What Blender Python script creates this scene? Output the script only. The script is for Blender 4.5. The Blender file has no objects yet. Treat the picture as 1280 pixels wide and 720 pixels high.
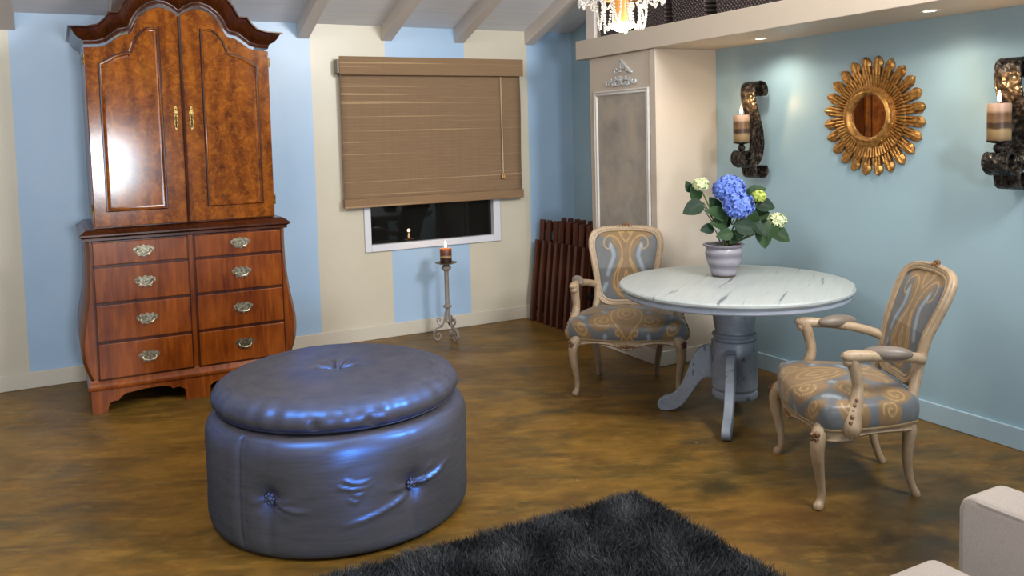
import bpy, bmesh, math, random
import numpy as np
from mathutils import Vector, Matrix
PI = math.pi
C = bpy.context.scene.collection
sc = bpy.context.scene

# ------------------------------------------------------------------ camera
cd = bpy.data.cameras.new('camera'); cam = bpy.data.objects.new('camera', cd); C.objects.link(cam)
RW = [[0.8810815734, -0.0549302727, 0.4697636918], [-0.4722326568, -0.0469448844, 0.8802229807], [-0.0262978861, -0.9973860050, -0.0673021412]]
cam.matrix_world = Matrix(((RW[0][0], -RW[0][1], -RW[0][2], 0), (RW[1][0], -RW[1][1], -RW[1][2], 0), (RW[2][0], -RW[2][1], -RW[2][2], 1.6), (0, 0, 0, 1)))
cd.sensor_width = 36; cd.lens = 1069 / 1280 * 36; cd.shift_y = -120 / 1280; cd.clip_start = .05
sc.camera = cam

# ------------------------------------------------------------------ light
sc.view_settings.view_transform = 'Standard'; sc.view_settings.look = 'None'
sc.view_settings.gamma = 1; sc.view_settings.use_curve_mapping = False; sc.view_settings.exposure = 0.06
w = bpy.data.worlds.new('world'); sc.world = w; w.use_nodes = True
w.node_tree.nodes['Background'].inputs[0].default_value = (.75, .82, 1, 1)
w.node_tree.nodes['Background'].inputs[1].default_value = .22

def area(name, loc, target, sx, sy, power, col):
    l = bpy.data.lights.new(name, 'AREA'); l.shape = 'RECTANGLE'; l.size = sx; l.size_y = sy; l.energy = power; l.color = col
    o = bpy.data.objects.new(name, l); C.objects.link(o); o.location = loc
    o.rotation_euler = (Vector(target) - Vector(loc)).to_track_quat('-Z', 'Y').to_euler(); return o
area('light_behind', (.64, -2.9, 1.30), (1.2, 5, 1.3), .60, .66, 135, (.84, .92, 1))  # unseen source behind the camera, inferred from the armoire door reflection
area('room_fill', (-.7, 2.2, 3.3), (1.2, 6.2, 1.0), 1.4, 1.4, 66, (1, .95, .88))  # unseen soft area light, shining on the back wall from the upper left
area('ceiling_fill', (3.1, .9, 2.9), (1.5, 5.0, 2.9), .8, .8, 145, (1, .97, .95))  # unseen fill, added to brighten the sloping ceiling and beams

# ------------------------------------------------------------------ node helpers
def lin(c):
    if isinstance(c, str):
        c = c.lstrip('#'); c = [int(c[i:i + 2], 16) / 255 for i in (0, 2, 4)]
    return tuple(((v / 12.92) if v <= .04045 else ((v + .055) / 1.055) ** 2.4) for v in c) + (1,)

class NT:
    def __init__(s, name):
        s.m = bpy.data.materials.new(name); s.m.use_nodes = True
        s.t = s.m.node_tree; s.n = s.t.nodes; s.b = s.n['Principled BSDF']; s.out = s.n['Material Output']
    def new(s, typ, **kw):
        n = s.n.new(typ)
        for k, v in kw.items(): setattr(n, k, v)
        return n
    def put(s, sock, v):
        if isinstance(v, bpy.types.NodeSocket): s.t.links.new(v, sock)
        elif v is not None: sock.default_value = v
    def co(s, kind='Object'): return s.new('ShaderNodeTexCoord').outputs[kind]
    def map(s, v, scale=(1, 1, 1), rot=(0, 0, 0), loc=(0, 0, 0)):
        n = s.new('ShaderNodeMapping'); s.put(n.inputs[0], v); n.inputs['Scale'].default_value = scale
        n.inputs['Rotation'].default_value = rot; n.inputs['Location'].default_value = loc; return n.outputs[0]
    def noise(s, v, scale, detail=4, rough=.55, dist=0, col=False):
        n = s.new('ShaderNodeTexNoise'); s.put(n.inputs['Vector'], v); n.inputs['Scale'].default_value = scale
        n.inputs['Detail'].default_value = detail; n.inputs['Roughness'].default_value = rough; n.inputs['Distortion'].default_value = dist
        return n.outputs['Color' if col else 'Fac']
    def vor(s, v, scale, feature='F1'):
        n = s.new('ShaderNodeTexVoronoi', feature=feature); s.put(n.inputs['Vector'], v); n.inputs['Scale'].default_value = scale; return n.outputs['Distance']
    def wave(s, v, scale, dist=0, det=2, dirn='X', dscale=1, typ='BANDS'):
        n = s.new('ShaderNodeTexWave', wave_type=typ); s.put(n.inputs['Vector'], v); n.inputs['Scale'].default_value = scale
        if typ == 'BANDS': n.bands_direction = dirn
        n.inputs['Distortion'].default_value = dist; n.inputs['Detail'].default_value = det; n.inputs['Detail Scale'].default_value = dscale; return n.outputs['Fac']
    def ramp(s, f, stops, interp='LINEAR'):
        n = s.new('ShaderNodeValToRGB'); n.color_ramp.interpolation = interp; e = n.color_ramp.elements
        while len(e) > 1: e.remove(e[-1])
        for i, (p, c) in enumerate(stops):
            x = e[0] if i == 0 else e.new(p)
            x.position = p; x.color = lin(c) if not isinstance(c, float) else (c, c, c, 1)
        s.put(n.inputs[0], f); return n.outputs[0]
    def mix(s, f, a, b, mode='MIX'):
        n = s.new('ShaderNodeMix', data_type='RGBA', blend_type=mode)
        s.put(n.inputs[0], f); s.put(n.inputs[6], a if not isinstance(a, str) else lin(a)); s.put(n.inputs[7], b if not isinstance(b, str) else lin(b)); return n.outputs[2]
    def math(s, op, a, b=None, clamp=False):
        n = s.new('ShaderNodeMath', operation=op, use_clamp=clamp); s.put(n.inputs[0], a)
        if b is not None: s.put(n.inputs[1], b)
        return n.outputs[0]
    def sep(s, v):
        n = s.new('ShaderNodeSeparateXYZ'); s.put(n.inputs[0], v); return n.outputs
    def bump(s, h, strength=.3, dist=.01):
        n = s.new('ShaderNodeBump'); s.put(n.inputs['Height'], h); n.inputs['Strength'].default_value = strength; n.inputs['Distance'].default_value = dist
        s.put(s.b.inputs['Normal'], n.outputs[0]); return n.outputs[0]
    def set(s, **kw):
        al = dict(col='Base Color', rough='Roughness', metal='Metallic', coat='Coat Weight', coatr='Coat Roughness', spec='Specular IOR Level', sheen='Sheen Weight', sheenr='Sheen Roughness', sheent='Sheen Tint', trans='Transmission Weight', ior='IOR', emis='Emission Color', emiss='Emission Strength', tint='Specular Tint', alpha='Alpha', sss='Subsurface Weight')
        for k, v in kw.items():
            if k in ('col', 'emis', 'sheent', 'tint') and isinstance(v, str): v = lin(v)
            s.put(s.b.inputs[al[k]], v)
        return s.m

def plain(name, col, rough=.5, var=.08, scale=30, **kw):
    t = NT(name); c = lin(col)[:3]
    f = t.noise(t.co(), scale)
    a = tuple(max(0, v * (1 - var * 2)) for v in c) + (1,); b = tuple(min(1, v * (1 + var * 2)) for v in c) + (1,)
    t.set(col=t.mix(f, a, b), rough=rough, **kw); return t.m

# ------------------------------------------------------------------ mesh helpers
class MB:
    def __init__(s): s.v = []; s.f = []
    def add(s, vs, fs, M=None):
        o = len(s.v); s.v += [tuple(M @ Vector(p)) if M is not None else tuple(p) for p in vs]; s.f += [[i + o for i in q] for q in fs]
    def box(s, c, d, M=None, b=0.0, seg=2):
        if b <= 0:
            x, y, z = d[0] / 2, d[1] / 2, d[2] / 2
            vs = [(c[0] + i * x, c[1] + j * y, c[2] + k * z) for i in (-1, 1) for j in (-1, 1) for k in (-1, 1)]
            s.add(vs, [(0, 1, 3, 2), (4, 6, 7, 5), (0, 4, 5, 1), (2, 3, 7, 6), (0, 2, 6, 4), (1, 5, 7, 3)], M); return
        bm = bmesh.new(); bmesh.ops.create_cube(bm, size=1)
        for v in bm.verts: v.co = Vector((v.co.x * d[0], v.co.y * d[1], v.co.z * d[2]))
        bmesh.ops.bevel(bm, geom=list(bm.edges), offset=min(b, min(d) * .49), segments=seg, profile=.5, affect='EDGES')
        for v in bm.verts: v.co += Vector(c)
        s.bm(bm, M)
    def bm(s, bm, M=None):
        bm.verts.index_update(); s.add([v.co[:] for v in bm.verts], [[v.index for v in f.verts] for f in bm.faces], M); bm.free()
    def lathe(s, prof, c=(0, 0, 0), n=32, M=None, cap=True):
        vs = []; fs = []
        for r, z in prof:
            for i in range(n):
                a = 2 * PI * i / n; vs.append((c[0] + r * math.cos(a), c[1] + r * math.sin(a), c[2] + z))
        for j in range(len(prof) - 1):
            for i in range(n):
                k = (i + 1) % n; fs.append((j * n + i, j * n + k, (j + 1) * n + k, (j + 1) * n + i))
        if cap:
            fs.append(tuple(range(n))[::-1]); fs.append(tuple(range((len(prof) - 1) * n, len(prof) * n)))
        s.add(vs, fs, M)
    def tube(s, path, rad, n=8, closed=False, cap=True, M=None, up=(0, 0, 1), sq=1.0, smooth=0):
        P = [Vector(p) for p in path]
        rad = [rad] * len(P) if not isinstance(rad, (list, tuple)) else list(rad)
        if smooth: P, rad = catmull(P, rad, smooth, closed)
        vs = []; fs = []; L = len(P); prev = None
        for i, p in enumerate(P):
            t = (P[(i + 1) % L] - P[i - 1]) if closed else (P[min(i + 1, L - 1)] - P[max(i - 1, 0)])
            t.normalize()
            if prev is None:
                u = Vector(up); u = u - t * u.dot(t)
                if u.length < 1e-3: u = Vector((1, 0, 0)) - t * t.x
            else: u = prev - t * prev.dot(t)
            u.normalize(); prev = u; w_ = t.cross(u)
            r = rad[i]; ra, rb = (r if isinstance(r, (tuple, list)) else (r, r * sq))
            for k in range(n):
                a = 2 * PI * k / n; vs.append(p + u * math.cos(a) * ra + w_ * math.sin(a) * rb)
        R = L if closed else L - 1
        for j in range(R):
            for k in range(n):
                a, b = j * n + k, j * n + (k + 1) % n; c_, d_ = ((j + 1) % L) * n + (k + 1) % n, ((j + 1) % L) * n + k
                fs.append((a, b, c_, d_))
        if cap and not closed:
            fs.append(tuple(range(n))[::-1]); fs.append(tuple(range((L - 1) * n, L * n)))
        s.add(vs, fs, M)
    def ribbon(s, path, w, th, M=None, axis=(0, 1, 0), smooth=0):
        """flat band of width w (along axis) following path in the plane across axis"""
        P = [Vector(p) for p in path]
        if smooth: P, _ = catmull(P, [1] * len(P), smooth, False)
        ax = Vector(axis); vs = []; fs = []; L = len(P)
        for i, p in enumerate(P):
            t = (P[min(i + 1, L - 1)] - P[max(i - 1, 0)]).normalized(); nrm = t.cross(ax).normalized()
            for a, b in ((-1, -1), (1, -1), (1, 1), (-1, 1)): vs.append(p + ax * (a * w / 2) + nrm * (b * th / 2))
        for j in range(L - 1):
            for k in range(4): fs.append((j * 4 + k, j * 4 + (k + 1) % 4, (j + 1) * 4 + (k + 1) % 4, (j + 1) * 4 + k))
        fs.append((3, 2, 1, 0)); fs.append(tuple(range((L - 1) * 4, L * 4)))
        s.add(vs, fs, M)
    def prism(s, pts, a, b, axis='z', M=None):
        """outline pts (2d) extruded from a to b along axis"""
        f = {'z': lambda p, h: (p[0], p[1], h), 'y': lambda p, h: (p[0], h, p[1]), 'x': lambda p, h: (h, p[0], p[1])}[axis]
        n = len(pts); vs = [f(p, a) for p in pts] + [f(p, b) for p in pts]
        fs = [tuple(range(n)), tuple(range(n, 2 * n))[::-1]] + [(i, i + n, (i + 1) % n + n, (i + 1) % n) for i in range(n)]
        s.add(vs, fs, M)
    def grid(s, rows, M=None, closed=False):
        """rows of equal length of points"""
        n = len(rows[0]); vs = [p for r in rows for p in r]; fs = []
        for j in range(len(rows) - 1):
            for i in range(n if closed else n - 1):
                k = (i + 1) % n; fs.append((j * n + i, j * n + k, (j + 1) * n + k, (j + 1) * n + i))
        s.add(vs, fs, M)
    def ball(s, c, r, M=None, sub=2, sc3=(1, 1, 1)):
        bm = bmesh.new(); bmesh.ops.create_icosphere(bm, subdivisions=sub, radius=1)
        for v in bm.verts: v.co = Vector((c[0] + v.co.x * r * sc3[0], c[1] + v.co.y * r * sc3[1], c[2] + v.co.z * r * sc3[2]))
        s.bm(bm, M)
    def build(s, name, mat, parent=None, loc=None, rot=None, angle=38, fix=True, bevel=0):
        me = bpy.data.meshes.new(name); me.from_pydata(s.v, [], s.f); me.update()
        if fix:
            bm = bmesh.new(); bm.from_mesh(me); bmesh.ops.recalc_face_normals(bm, faces=bm.faces)
            bm.to_mesh(me); bm.free()
        me.polygons.foreach_set('use_smooth', [True] * len(me.polygons))
        if angle is not None: me.set_sharp_from_angle(angle=math.radians(angle))
        me.materials.append(mat)
        o = bpy.data.objects.new(name, me); C.objects.link(o)
        if parent is not None: o.parent = parent
        if loc is not None: o.location = loc
        if rot is not None: o.rotation_euler = rot
        if bevel:
            b = o.modifiers.new('bevel', 'BEVEL'); b.width = bevel; b.segments = 2; b.limit_method = 'ANGLE'; b.angle_limit = math.radians(40); b.harden_normals = True
        return o

def catmull(P, R, n, closed):
    L = len(P); out = []; ro = []
    g = (lambda i: P[i % L]) if closed else (lambda i: P[max(0, min(L - 1, i))])
    h = (lambda i: R[i % L]) if closed else (lambda i: R[max(0, min(L - 1, i))])
    def lerp(a, b, t): return tuple(x + (y - x) * t for x, y in zip(a, b)) if isinstance(a, (tuple, list)) else a + (b - a) * t
    for i in range(L if closed else L - 1):
        p0, p1, p2, p3 = g(i - 1), g(i), g(i + 1), g(i + 2)
        for k in range(n):
            t = k / n
            out.append(.5 * ((2 * p1) + (p2 - p0) * t + (2 * p0 - 5 * p1 + 4 * p2 - p3) * t * t + (3 * p1 - p0 - 3 * p2 + p3) * t ** 3)); ro.append(lerp(h(i), h(i + 1), t))
    if not closed: out.append(P[-1].copy()); ro.append(R[-1])
    return out, ro

def cm2(pts, n, closed=False):
    P, _ = catmull([Vector((p[0], p[1], 0)) for p in pts], [1] * len(pts), n, closed); return [(p.x, p.y) for p in P]

def thing(name, label, cat, loc=(0, 0, 0), rz=0, group=None):
    o = bpy.data.objects.new(name, None); C.objects.link(o); o.empty_display_size = .1
    o.location = loc; o.rotation_euler = (0, 0, rz); return tag(o, label, cat, group)
def tag(o, label, cat, group=None):
    o['label'] = label; o['category'] = cat
    if group: o['group'] = group
    return o
def struct(o, label=None):
    o['kind'] = 'structure'
    if label: o['label'] = label
    return o
def kids(o): return [c for c in C.objects if c.parent == o]
def copy_tree(o, parent=None):
    c = o.copy(); C.objects.link(c); c.parent = parent
    for ch in kids(o): copy_tree(ch, c)
    return c

def set_attr(o, name, arr):
    a = o.data.attributes.new(name, 'FLOAT_COLOR', 'POINT'); a.data.foreach_set('color', np.asarray(arr, dtype=np.float32).ravel())

# ------------------------------------------------------------------ materials
YB, XR, CZ, SL = 6.46, 4.077, 2.474, .35       # back wall, right wall, ceiling height at the back wall, ceiling slope

def m_stripes():
    t = NT('striped_paint'); x = t.sep(t.co())[0]
    f = t.math('DIVIDE', t.math('ADD', x, 3.0), 8.0)
    B, K = '#a2c3e3', '#cfc8b3'
    edges = [(-3, K), (-2.1, B), (-1.48, K), (-.862, B), (-.862 + .001, K), (-.245, B), (.38, K), (1.0, B), (1.728, K), (2.336, B), (3.02, K), (3.611, B)]
    col = t.ramp(f, [((e + 3) / 8, c) for e, c in edges], 'CONSTANT')
    n = t.noise(t.co(), 2.2, 5)
    col = t.mix(.10, col, t.ramp(n, [(.3, '#8f9aa5'), (.7, '#e8e4dc')]), 'MIX')
    t.bump(t.noise(t.co(), 140, 3), .12, .004)
    return t.set(col=col, rough=.34, spec=.5)
def m_paint(name, col, rough=.4, mott=.1):
    t = NT(name); c = lin(col)
    n = t.noise(t.co(), 1.7, 5)
    a = tuple(v * (1 - mott) for v in c[:3]) + (1,); b = tuple(min(1, v * (1 + mott)) for v in c[:3]) + (1,)
    t.bump(t.noise(t.co(), 150, 3), .12, .004)
    return t.set(col=t.mix(n, a, b), rough=rough)
def m_floor():
    t = NT('stained_concrete'); p = t.co()
    wv = t.map(p, (1, 1.0, 1), (0, 0, .45))
    n1 = t.noise(t.map(wv, (.8, 1.7, 1)), 1.5, 8, .62, 1.1)
    n2 = t.noise(t.map(wv, (1, 2.4, 1), loc=(5, 3, 1)), 2.7, 9, .65, .8)
    n3 = t.noise(p, 11, 6, .7)
    base = t.ramp(n1, [(.30, '#3a2d15'), (.42, '#5a431a'), (.52, '#7c5c21'), (.62, '#926c27'), (.76, '#b28a44')])
    ol = t.ramp(n2, [(.35, '#443f1f'), (.5, '#735521'), (.62, '#7b5520'), (.75, '#a67f36')])
    c = t.mix(.5, base, ol)
    c = t.mix(t.math('MULTIPLY', t.ramp(n3, [(.4, 0.0), (.7, 1.0)]), .3), c, '#30260f')
    n4 = t.noise(t.map(wv, (1, 3.2, 1), loc=(1, 8, 0)), 5.5, 9, .72, .6)
    c = t.mix(t.math('MULTIPLY', t.ramp(n4, [(.50, 0.0), (.66, 1.0)]), .26), c, '#b08a44'); c = t.mix(t.math('MULTIPLY', t.ramp(n4, [(.32, 1.0), (.46, 0.0)]), .25), c, '#38290f')
    for (x, y, rx, ry, s, dk) in ((2.53, 2.86, .13, .09, .8, '#20200f'), (3.0, 2.28, .55, .25, .7, '#1b170c'), (2.75, 2.05, .35, .16, .7, '#1b170c'), (2.45, 2.5, .3, .25, .35, '#5a3312'), (3.5, 2.2, .4, .07, .5, '#2e2c14'), (3.3, 3.9, .8, .5, .45, '#221a0d')):  # stains, plus shade beside the armchair and under the table painted in
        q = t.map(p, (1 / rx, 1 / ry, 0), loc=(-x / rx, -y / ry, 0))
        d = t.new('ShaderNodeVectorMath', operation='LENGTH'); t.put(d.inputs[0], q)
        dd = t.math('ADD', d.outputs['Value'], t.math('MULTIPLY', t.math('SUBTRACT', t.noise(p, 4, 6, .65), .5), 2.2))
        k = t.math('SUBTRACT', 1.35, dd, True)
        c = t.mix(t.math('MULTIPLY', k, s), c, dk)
    sp = t.math('LESS_THAN', t.vor(t.map(p, (1, 1.6, 0)), 3.2), .022)
    c = t.mix(t.math('MULTIPLY', sp, .6), c, '#cfc6a8')
    t.bump(t.noise(p, 35, 6), .08, .005)
    return t.set(col=c, rough=t.ramp(n2, [(.3, .34), (.7, .5)]), spec=.35)
def m_planks():
    t = NT('painted_planks'); p = t.co(); y = t.sep(p)[1]
    f = t.math('FRACT', t.math('DIVIDE', y, .17))
    seam = t.math('LESS_THAN', f, .06)
    c = t.mix(t.noise(t.map(p, (.6, 6, 6)), 6, 4), '#d0d2d7', '#e6e7ea')
    c = t.mix(t.math('MULTIPLY', seam, .75), c, '#e6e3da')
    t.bump(t.math('SUBTRACT', 1, seam), .4, .006)
    return t.set(col=c, rough=.55)
def m_burl():
    t = NT('burl_walnut'); p = t.co()
    n1 = t.noise(t.map(p, (1, 1, .8)), 7, 8, .68, 1.6); n2 = t.noise(p, 26, 8, .7, 1.2)
    fig = t.wave(t.map(p, (1, 1, .35)), 3.0, 9, 5, 'X', 1.4)
    c = t.ramp(n1, [(.28, '#220e03'), (.42, '#5c2a06'), (.55, '#8c4a0a'), (.72, '#b8741a')])
    c = t.mix(.5, c, t.ramp(n2, [(.30, '#2c1203'), (.5, '#7d3f09'), (.68, '#b8771f')]))
    c = t.mix(.22, c, t.ramp(fig, [(.2, '#3c1806'), (.8, '#9c5814')]))
    t.bump(n2, .03, .003)
    return t.set(col=c, rough=.13, spec=.45)
def m_walnut(name='figured_walnut', d='#481a05', m='#74320a', l='#985216', rough=.22):
    t = NT(name); p = t.co()
    g = t.noise(t.map(p, (9, 9, .9)), 4.5, 6, .6, .6); n = t.noise(t.map(p, (2.2, 2.2, .8)), 3, 4)
    c = t.mix(.5, t.ramp(g, [(.3, d), (.52, m), (.72, l)]), t.ramp(n, [(.35, d), (.65, l)]))
    return t.set(col=c, rough=rough, spec=.42)
def m_metal(name, col, rough=.35, metal=1.0, bump=0, scale=60, dark=None):
    t = NT(name); p = t.co(); c = col if dark is None else t.mix(t.ramp(t.noise(p, scale, 5), [(.38, 0.0), (.62, 1.0)]), dark, col)
    if bump: t.bump(t.vor(p, scale), bump, .01)
    return t.set(col=c, rough=rough, metal=metal)
def m_silk():
    t = NT('shot_silk'); p = t.co()
    weave = t.noise(t.map(p, (1, 1, 14)), 9, 6, .7)
    dif = t.new('ShaderNodeBsdfDiffuse'); t.put(dif.inputs[0], t.mix(weave, '#403d3c', '#6c6664'))
    gl = t.new('ShaderNodeBsdfGlossy'); t.put(gl.inputs[0], lin('#3f86f0')); gl.inputs['Roughness'].default_value = .35
    nb = t.new('ShaderNodeBump'); nb.inputs['Strength'].default_value = .12; nb.inputs['Distance'].default_value = .004; t.put(nb.inputs['Height'], weave)
    t.put(dif.inputs['Normal'], nb.outputs[0]); t.put(gl.inputs['Normal'], nb.outputs[0])
    mx = t.new('ShaderNodeMixShader'); mx.inputs[0].default_value = .25
    t.put(mx.inputs[1], dif.outputs[0]); t.put(mx.inputs[2], gl.outputs[0]); t.put(t.out.inputs[0], mx.outputs[0]); return t.m
def m_damask():
    t = NT('damask_upholstery'); p = t.co()
    a = t.new('ShaderNodeVertexColor', layer_name='motif').outputs[0]; s = t.new('ShaderNodeSeparateColor'); t.put(s.inputs[0], a)
    th = t.noise(t.map(p, (1, 1, 1)), 190, 2)
    g = t.mix(t.noise(p, 9, 5), '#484c50', '#6f777d')
    gold = t.mix(t.noise(p, 14, 5), '#72593a', '#99794f')
    c = t.mix(s.outputs[0], g, gold)
    c = t.mix(t.math('MULTIPLY', s.outputs[1], .85), c, '#b8985f')
    c = t.mix(t.math('MULTIPLY', s.outputs[2], .6), c, '#a9bacb')
    c = t.mix(t.math('MULTIPLY', th, .35), c, '#453a2c')
    t.bump(th, .15, .003)
    return t.set(col=c, rough=.42, sheen=.15, spec=.5)
def m_chairwood():
    t = NT('antiqued_wood'); p = t.co()
    n = t.noise(p, 16, 6, .6); g = t.noise(t.map(p, (6, 6, 1.2)), 14, 4)
    c = t.mix(n, '#8a765d', '#b39d80'); c = t.mix(t.math('MULTIPLY', t.ramp(g, [(.52, 0.0), (.75, 1.0)]), .55), c, '#7c5a38')
    t.bump(g, .15, .004)
    return t.set(col=c, rough=.42)
def m_tablewood(name, base, light, streak, ang):
    t = NT(name); p = t.map(t.co(), (1, 1, 1), (0, 0, ang))
    n = t.noise(t.map(p, (1.2, 14, 14)), 3.2, 6, .6); n2 = t.noise(t.map(p, (1.3, 22, 9)), 1.35, 3, .5, .3); n3 = t.noise(t.co(), 3, 4)
    c = t.mix(n, base, light); c = t.mix(t.math('MULTIPLY', n3, .3), c, base)
    k = t.ramp(n2, [(.63, 0.0), (.68, 1.0)])
    c = t.mix(t.math('MULTIPLY', k, .8), c, streak)
    t.bump(n, .12, .004)
    return t.set(col=c, rough=.4)
def m_bamboo(name, a, b, l):
    t = NT(name); p = t.co()
    n = t.noise(t.map(p, (1.6, 1, 130)), 3, 4, .6); n2 = t.noise(t.map(p, (.35, 0, 46)), 1, 2, .5); n3 = t.noise(t.map(p, (60, 1, 1)), 1, 1)
    c = t.mix(n, a, b); c = t.mix(t.math('MULTIPLY', t.ramp(n2, [(.60, 0.0), (.66, 1.0)]), .8), c, l)
    c = t.mix(t.math('MULTIPLY', n3, .25), c, a)
    t.bump(n, .5, .006)
    return t.set(col=c, rough=.8, spec=.2)
def m_glass_dark():
    t = NT('night_window_glass')
    return t.set(col=t.mix(t.noise(t.map(t.co(), (3, 1, .6)), 2, 3), '#0a0b0b', '#1c1d1c'), rough=.03, spec=.5)
def m_gold():
    t = NT('antique_gold'); p = t.co()
    n = t.noise(p, 38, 5, .6)
    c = t.ramp(n, [(.3, '#6a451d'), (.45, '#a5743a'), (.70, '#d0a25c')])
    t.bump(n, .1, .003)
    return t.set(col=c, rough=.42, metal=.65)
def m_iron():
    t = NT('hammered_iron'); p = t.co()
    v = t.vor(p, 42); n = t.noise(p, 30, 4)
    c = t.ramp(n, [(.35, '#161412'), (.55, '#38322d'), (.72, '#7c7167')])
    t.bump(v, .8, .012)
    return t.set(col=c, rough=.38, metal=.7)
def m_candle(name, bands):
    t = NT(name); p = t.co(); z = t.sep(p)[2]
    q = t.math('ADD', z, t.math('MULTIPLY', t.math('SUBTRACT', t.noise(p, 18, 4), .5), .02))
    c = t.ramp(t.math('DIVIDE', q, bands[0]), bands[1])
    return t.set(col=c, rough=.4, sss=0)
def m_emit(name, col, st):
    t = NT(name); n = t.noise(t.co(), 20); return t.set(col=col, emis=t.mix(n, col, col), emiss=st)
def m_leaf(name, a, b):
    t = NT(name); p = t.co()
    return t.set(col=t.mix(t.noise(p, 22, 4), a, b), rough=.55, spec=.25)
def m_basket():
    t = NT('dark_wicker'); p = t.co()
    b = t.new('ShaderNodeTexBrick'); t.put(b.inputs[0], t.map(p, (1, 1, 1), (PI / 2, 0, PI / 2)))
    w1 = t.wave(p, 11, 1, 2, 'Y'); w2 = t.wave(p, 11, 1, 2, 'Z')
    k = t.math('ABSOLUTE', t.math('SUBTRACT', w1, w2))
    t.bump(k, 1, .012)
    return t.set(col=t.mix(k, '#171214', '#63524f'), rough=.5)

STRIPE = m_stripes(); TEAL = m_paint('teal_paint', '#9cb8c4', .36, .12); CREAM = m_paint('cream_paint', '#c3b7a8', .42, .05)
WHITE = m_paint('white_trim_paint', '#cfc9ba', .4, .04); BLUETRIM = m_paint('teal_trim_paint', '#a6c0cc', .38, .06); WINW = m_paint('window_frame_paint', '#d9dce6', .4, .03)
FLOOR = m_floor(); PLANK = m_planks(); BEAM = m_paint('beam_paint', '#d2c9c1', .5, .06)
BURL = m_burl(); WAL = m_walnut(); WALD = m_walnut('dark_walnut', '#220c04', '#3c1909', '#552911', .24)
PEWTER = m_metal('pewter_brass', '#a89f88', .35, .9, 0, 80, '#5c5444')
BRASS = m_metal('aged_brass', '#b79a5c', .35, .9, 0, 80, '#5a4526')
SILK = m_silk(); DAMASK = m_damask(); CWOOD = m_chairwood(); CARVE = plain('carved_wood', '#6b4a2c', .45, .35, 60)
GOLD = m_gold(); IRON = m_iron()

# ------------------------------------------------------------------ room shell
def boxobj(name, lo, hi, mat, parent=None, b=0, **kw):
    m = MB(); m.box([(a + c) / 2 for a, c in zip(lo, hi)], [c - a for a, c in zip(lo, hi)]); kw.setdefault('bevel', b); return m.build(name, mat, parent, **kw)
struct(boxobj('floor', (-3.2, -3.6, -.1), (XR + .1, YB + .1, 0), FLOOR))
WX0, WX1, WZ0, WZ1 = 2.125, 3.315, .70, 2.06
m = MB()
for lo, hi in (((-3.2, YB, 0), (WX0, YB + .1, 2.6)), ((WX1, YB, 0), (XR + .1, YB + .1, 2.6)), ((WX0, YB, 0), (WX1, YB + .1, WZ0)), ((WX0, YB, WZ1), (WX1, YB + .1, 2.6))):
    m.box([(a + c) / 2 for a, c in zip(lo, hi)], [c - a for a, c in zip(lo, hi)])
struct(m.build('wall_back', STRIPE))
struct(boxobj('wall_right', (XR, -3.6, 0), (XR + .1, YB, 5.5), TEAL))
m = MB()
def cz(y): return CZ + SL * (YB - y)
m.prism([(YB + .1, cz(YB + .1)), (1.2, cz(1.2)), (1.2, cz(1.2) + .08), (YB + .1, cz(YB + .1) + .08)], -3.2, XR + .1, 'x')
struct(m.build('ceiling', PLANK))
for i, xc in enumerate((-.22, .42, 1.06, 1.70, 2.36, 2.99, 3.65)):
    m = MB(); hw = .045; d = .115
    m.prism([(YB, cz(YB)), (1.3, cz(1.3)), (1.3, cz(1.3) - d), (YB, cz(YB) - d)], xc - hw, xc + hw, 'x')
    struct(m.build('trim_%d' % (i + 1), BEAM, bevel=.004), 'pale painted sloping ceiling beam')
def baseboard(name, path, mat):
    o = path
    m = MB(); (x0, y0), (x1, y1) = o
    m.box(((x0 + x1) / 2, (y0 + y1) / 2, .055), (abs(x1 - x0), abs(y1 - y0), .11)); return struct(m.build(name, mat, bevel=.005))
baseboard('baseboard_back', ((-3.2, YB - .018), (XR, YB)), WHITE)
baseboard('baseboard_right', ((XR - .018, -3.6), (XR, 4.586)), BLUETRIM)
# closet pier and lighting soffit
XC, YC0, YC1, SZ0, SZ1 = 3.559, 4.587, 5.39, 2.146, 2.287
struct(boxobj('wall_pier', (XC, YC0, 0), (XR, YC1, SZ0), CREAM, bevel=.004), 'cream closet pier with decorated face')
struct(boxobj('trim_8', (XC - .012, YC0 - .002, .1), (XC + .0, YC0 + .06, SZ0), CREAM, bevel=.004), 'narrow corner moulding on cream pier')
struct(boxobj('baseboard_pier', (XC - .014, YC0 - .014, 0), (XR - .02, YC1, .10), WHITE, bevel=.005))
struct(boxobj('trim_9', (XC - .03, -.2, SZ0), (XR, 5.53, SZ1), CREAM, bevel=.004), 'cream soffit shelf with recessed lights')
struct(boxobj('trim_10', (3.62, 5.41, SZ1), (3.70, 5.52, cz(5.45)), BEAM, bevel=.004), 'white post rising from shelf end')
# window
wn = struct(bpy.data.objects.new('window_1', None), 'dark night window in white frame under the blind'); C.objects.link(wn); wn.location = (0, 0, 0)
m = MB(); fw = .048
for lo, hi in (((WX0 - .005, YB - .02, WZ0), (WX0 + fw, YB + .07, WZ1)), ((WX1 - fw - .012, YB - .02, WZ0), (WX1 + .005, YB + .07, WZ1)), ((WX0 + fw, YB - .02, WZ0), (WX1 - fw - .012, YB + .07, WZ0 + .055)), ((WX0 + fw, YB - .02, WZ1 - .05), (WX1 - fw - .012, YB + .07, WZ1))):
    m.box([(a + c) / 2 for a, c in zip(lo, hi)], [c - a for a, c in zip(lo, hi)])
m.build('window_frame', WINW, wn, bevel=.004)
boxobj('window_pane', (WX0 + .03, YB + .03, WZ0 + .03), (WX1 - .03, YB + .04, WZ1 - .03), m_glass_dark(), wn)

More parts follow.
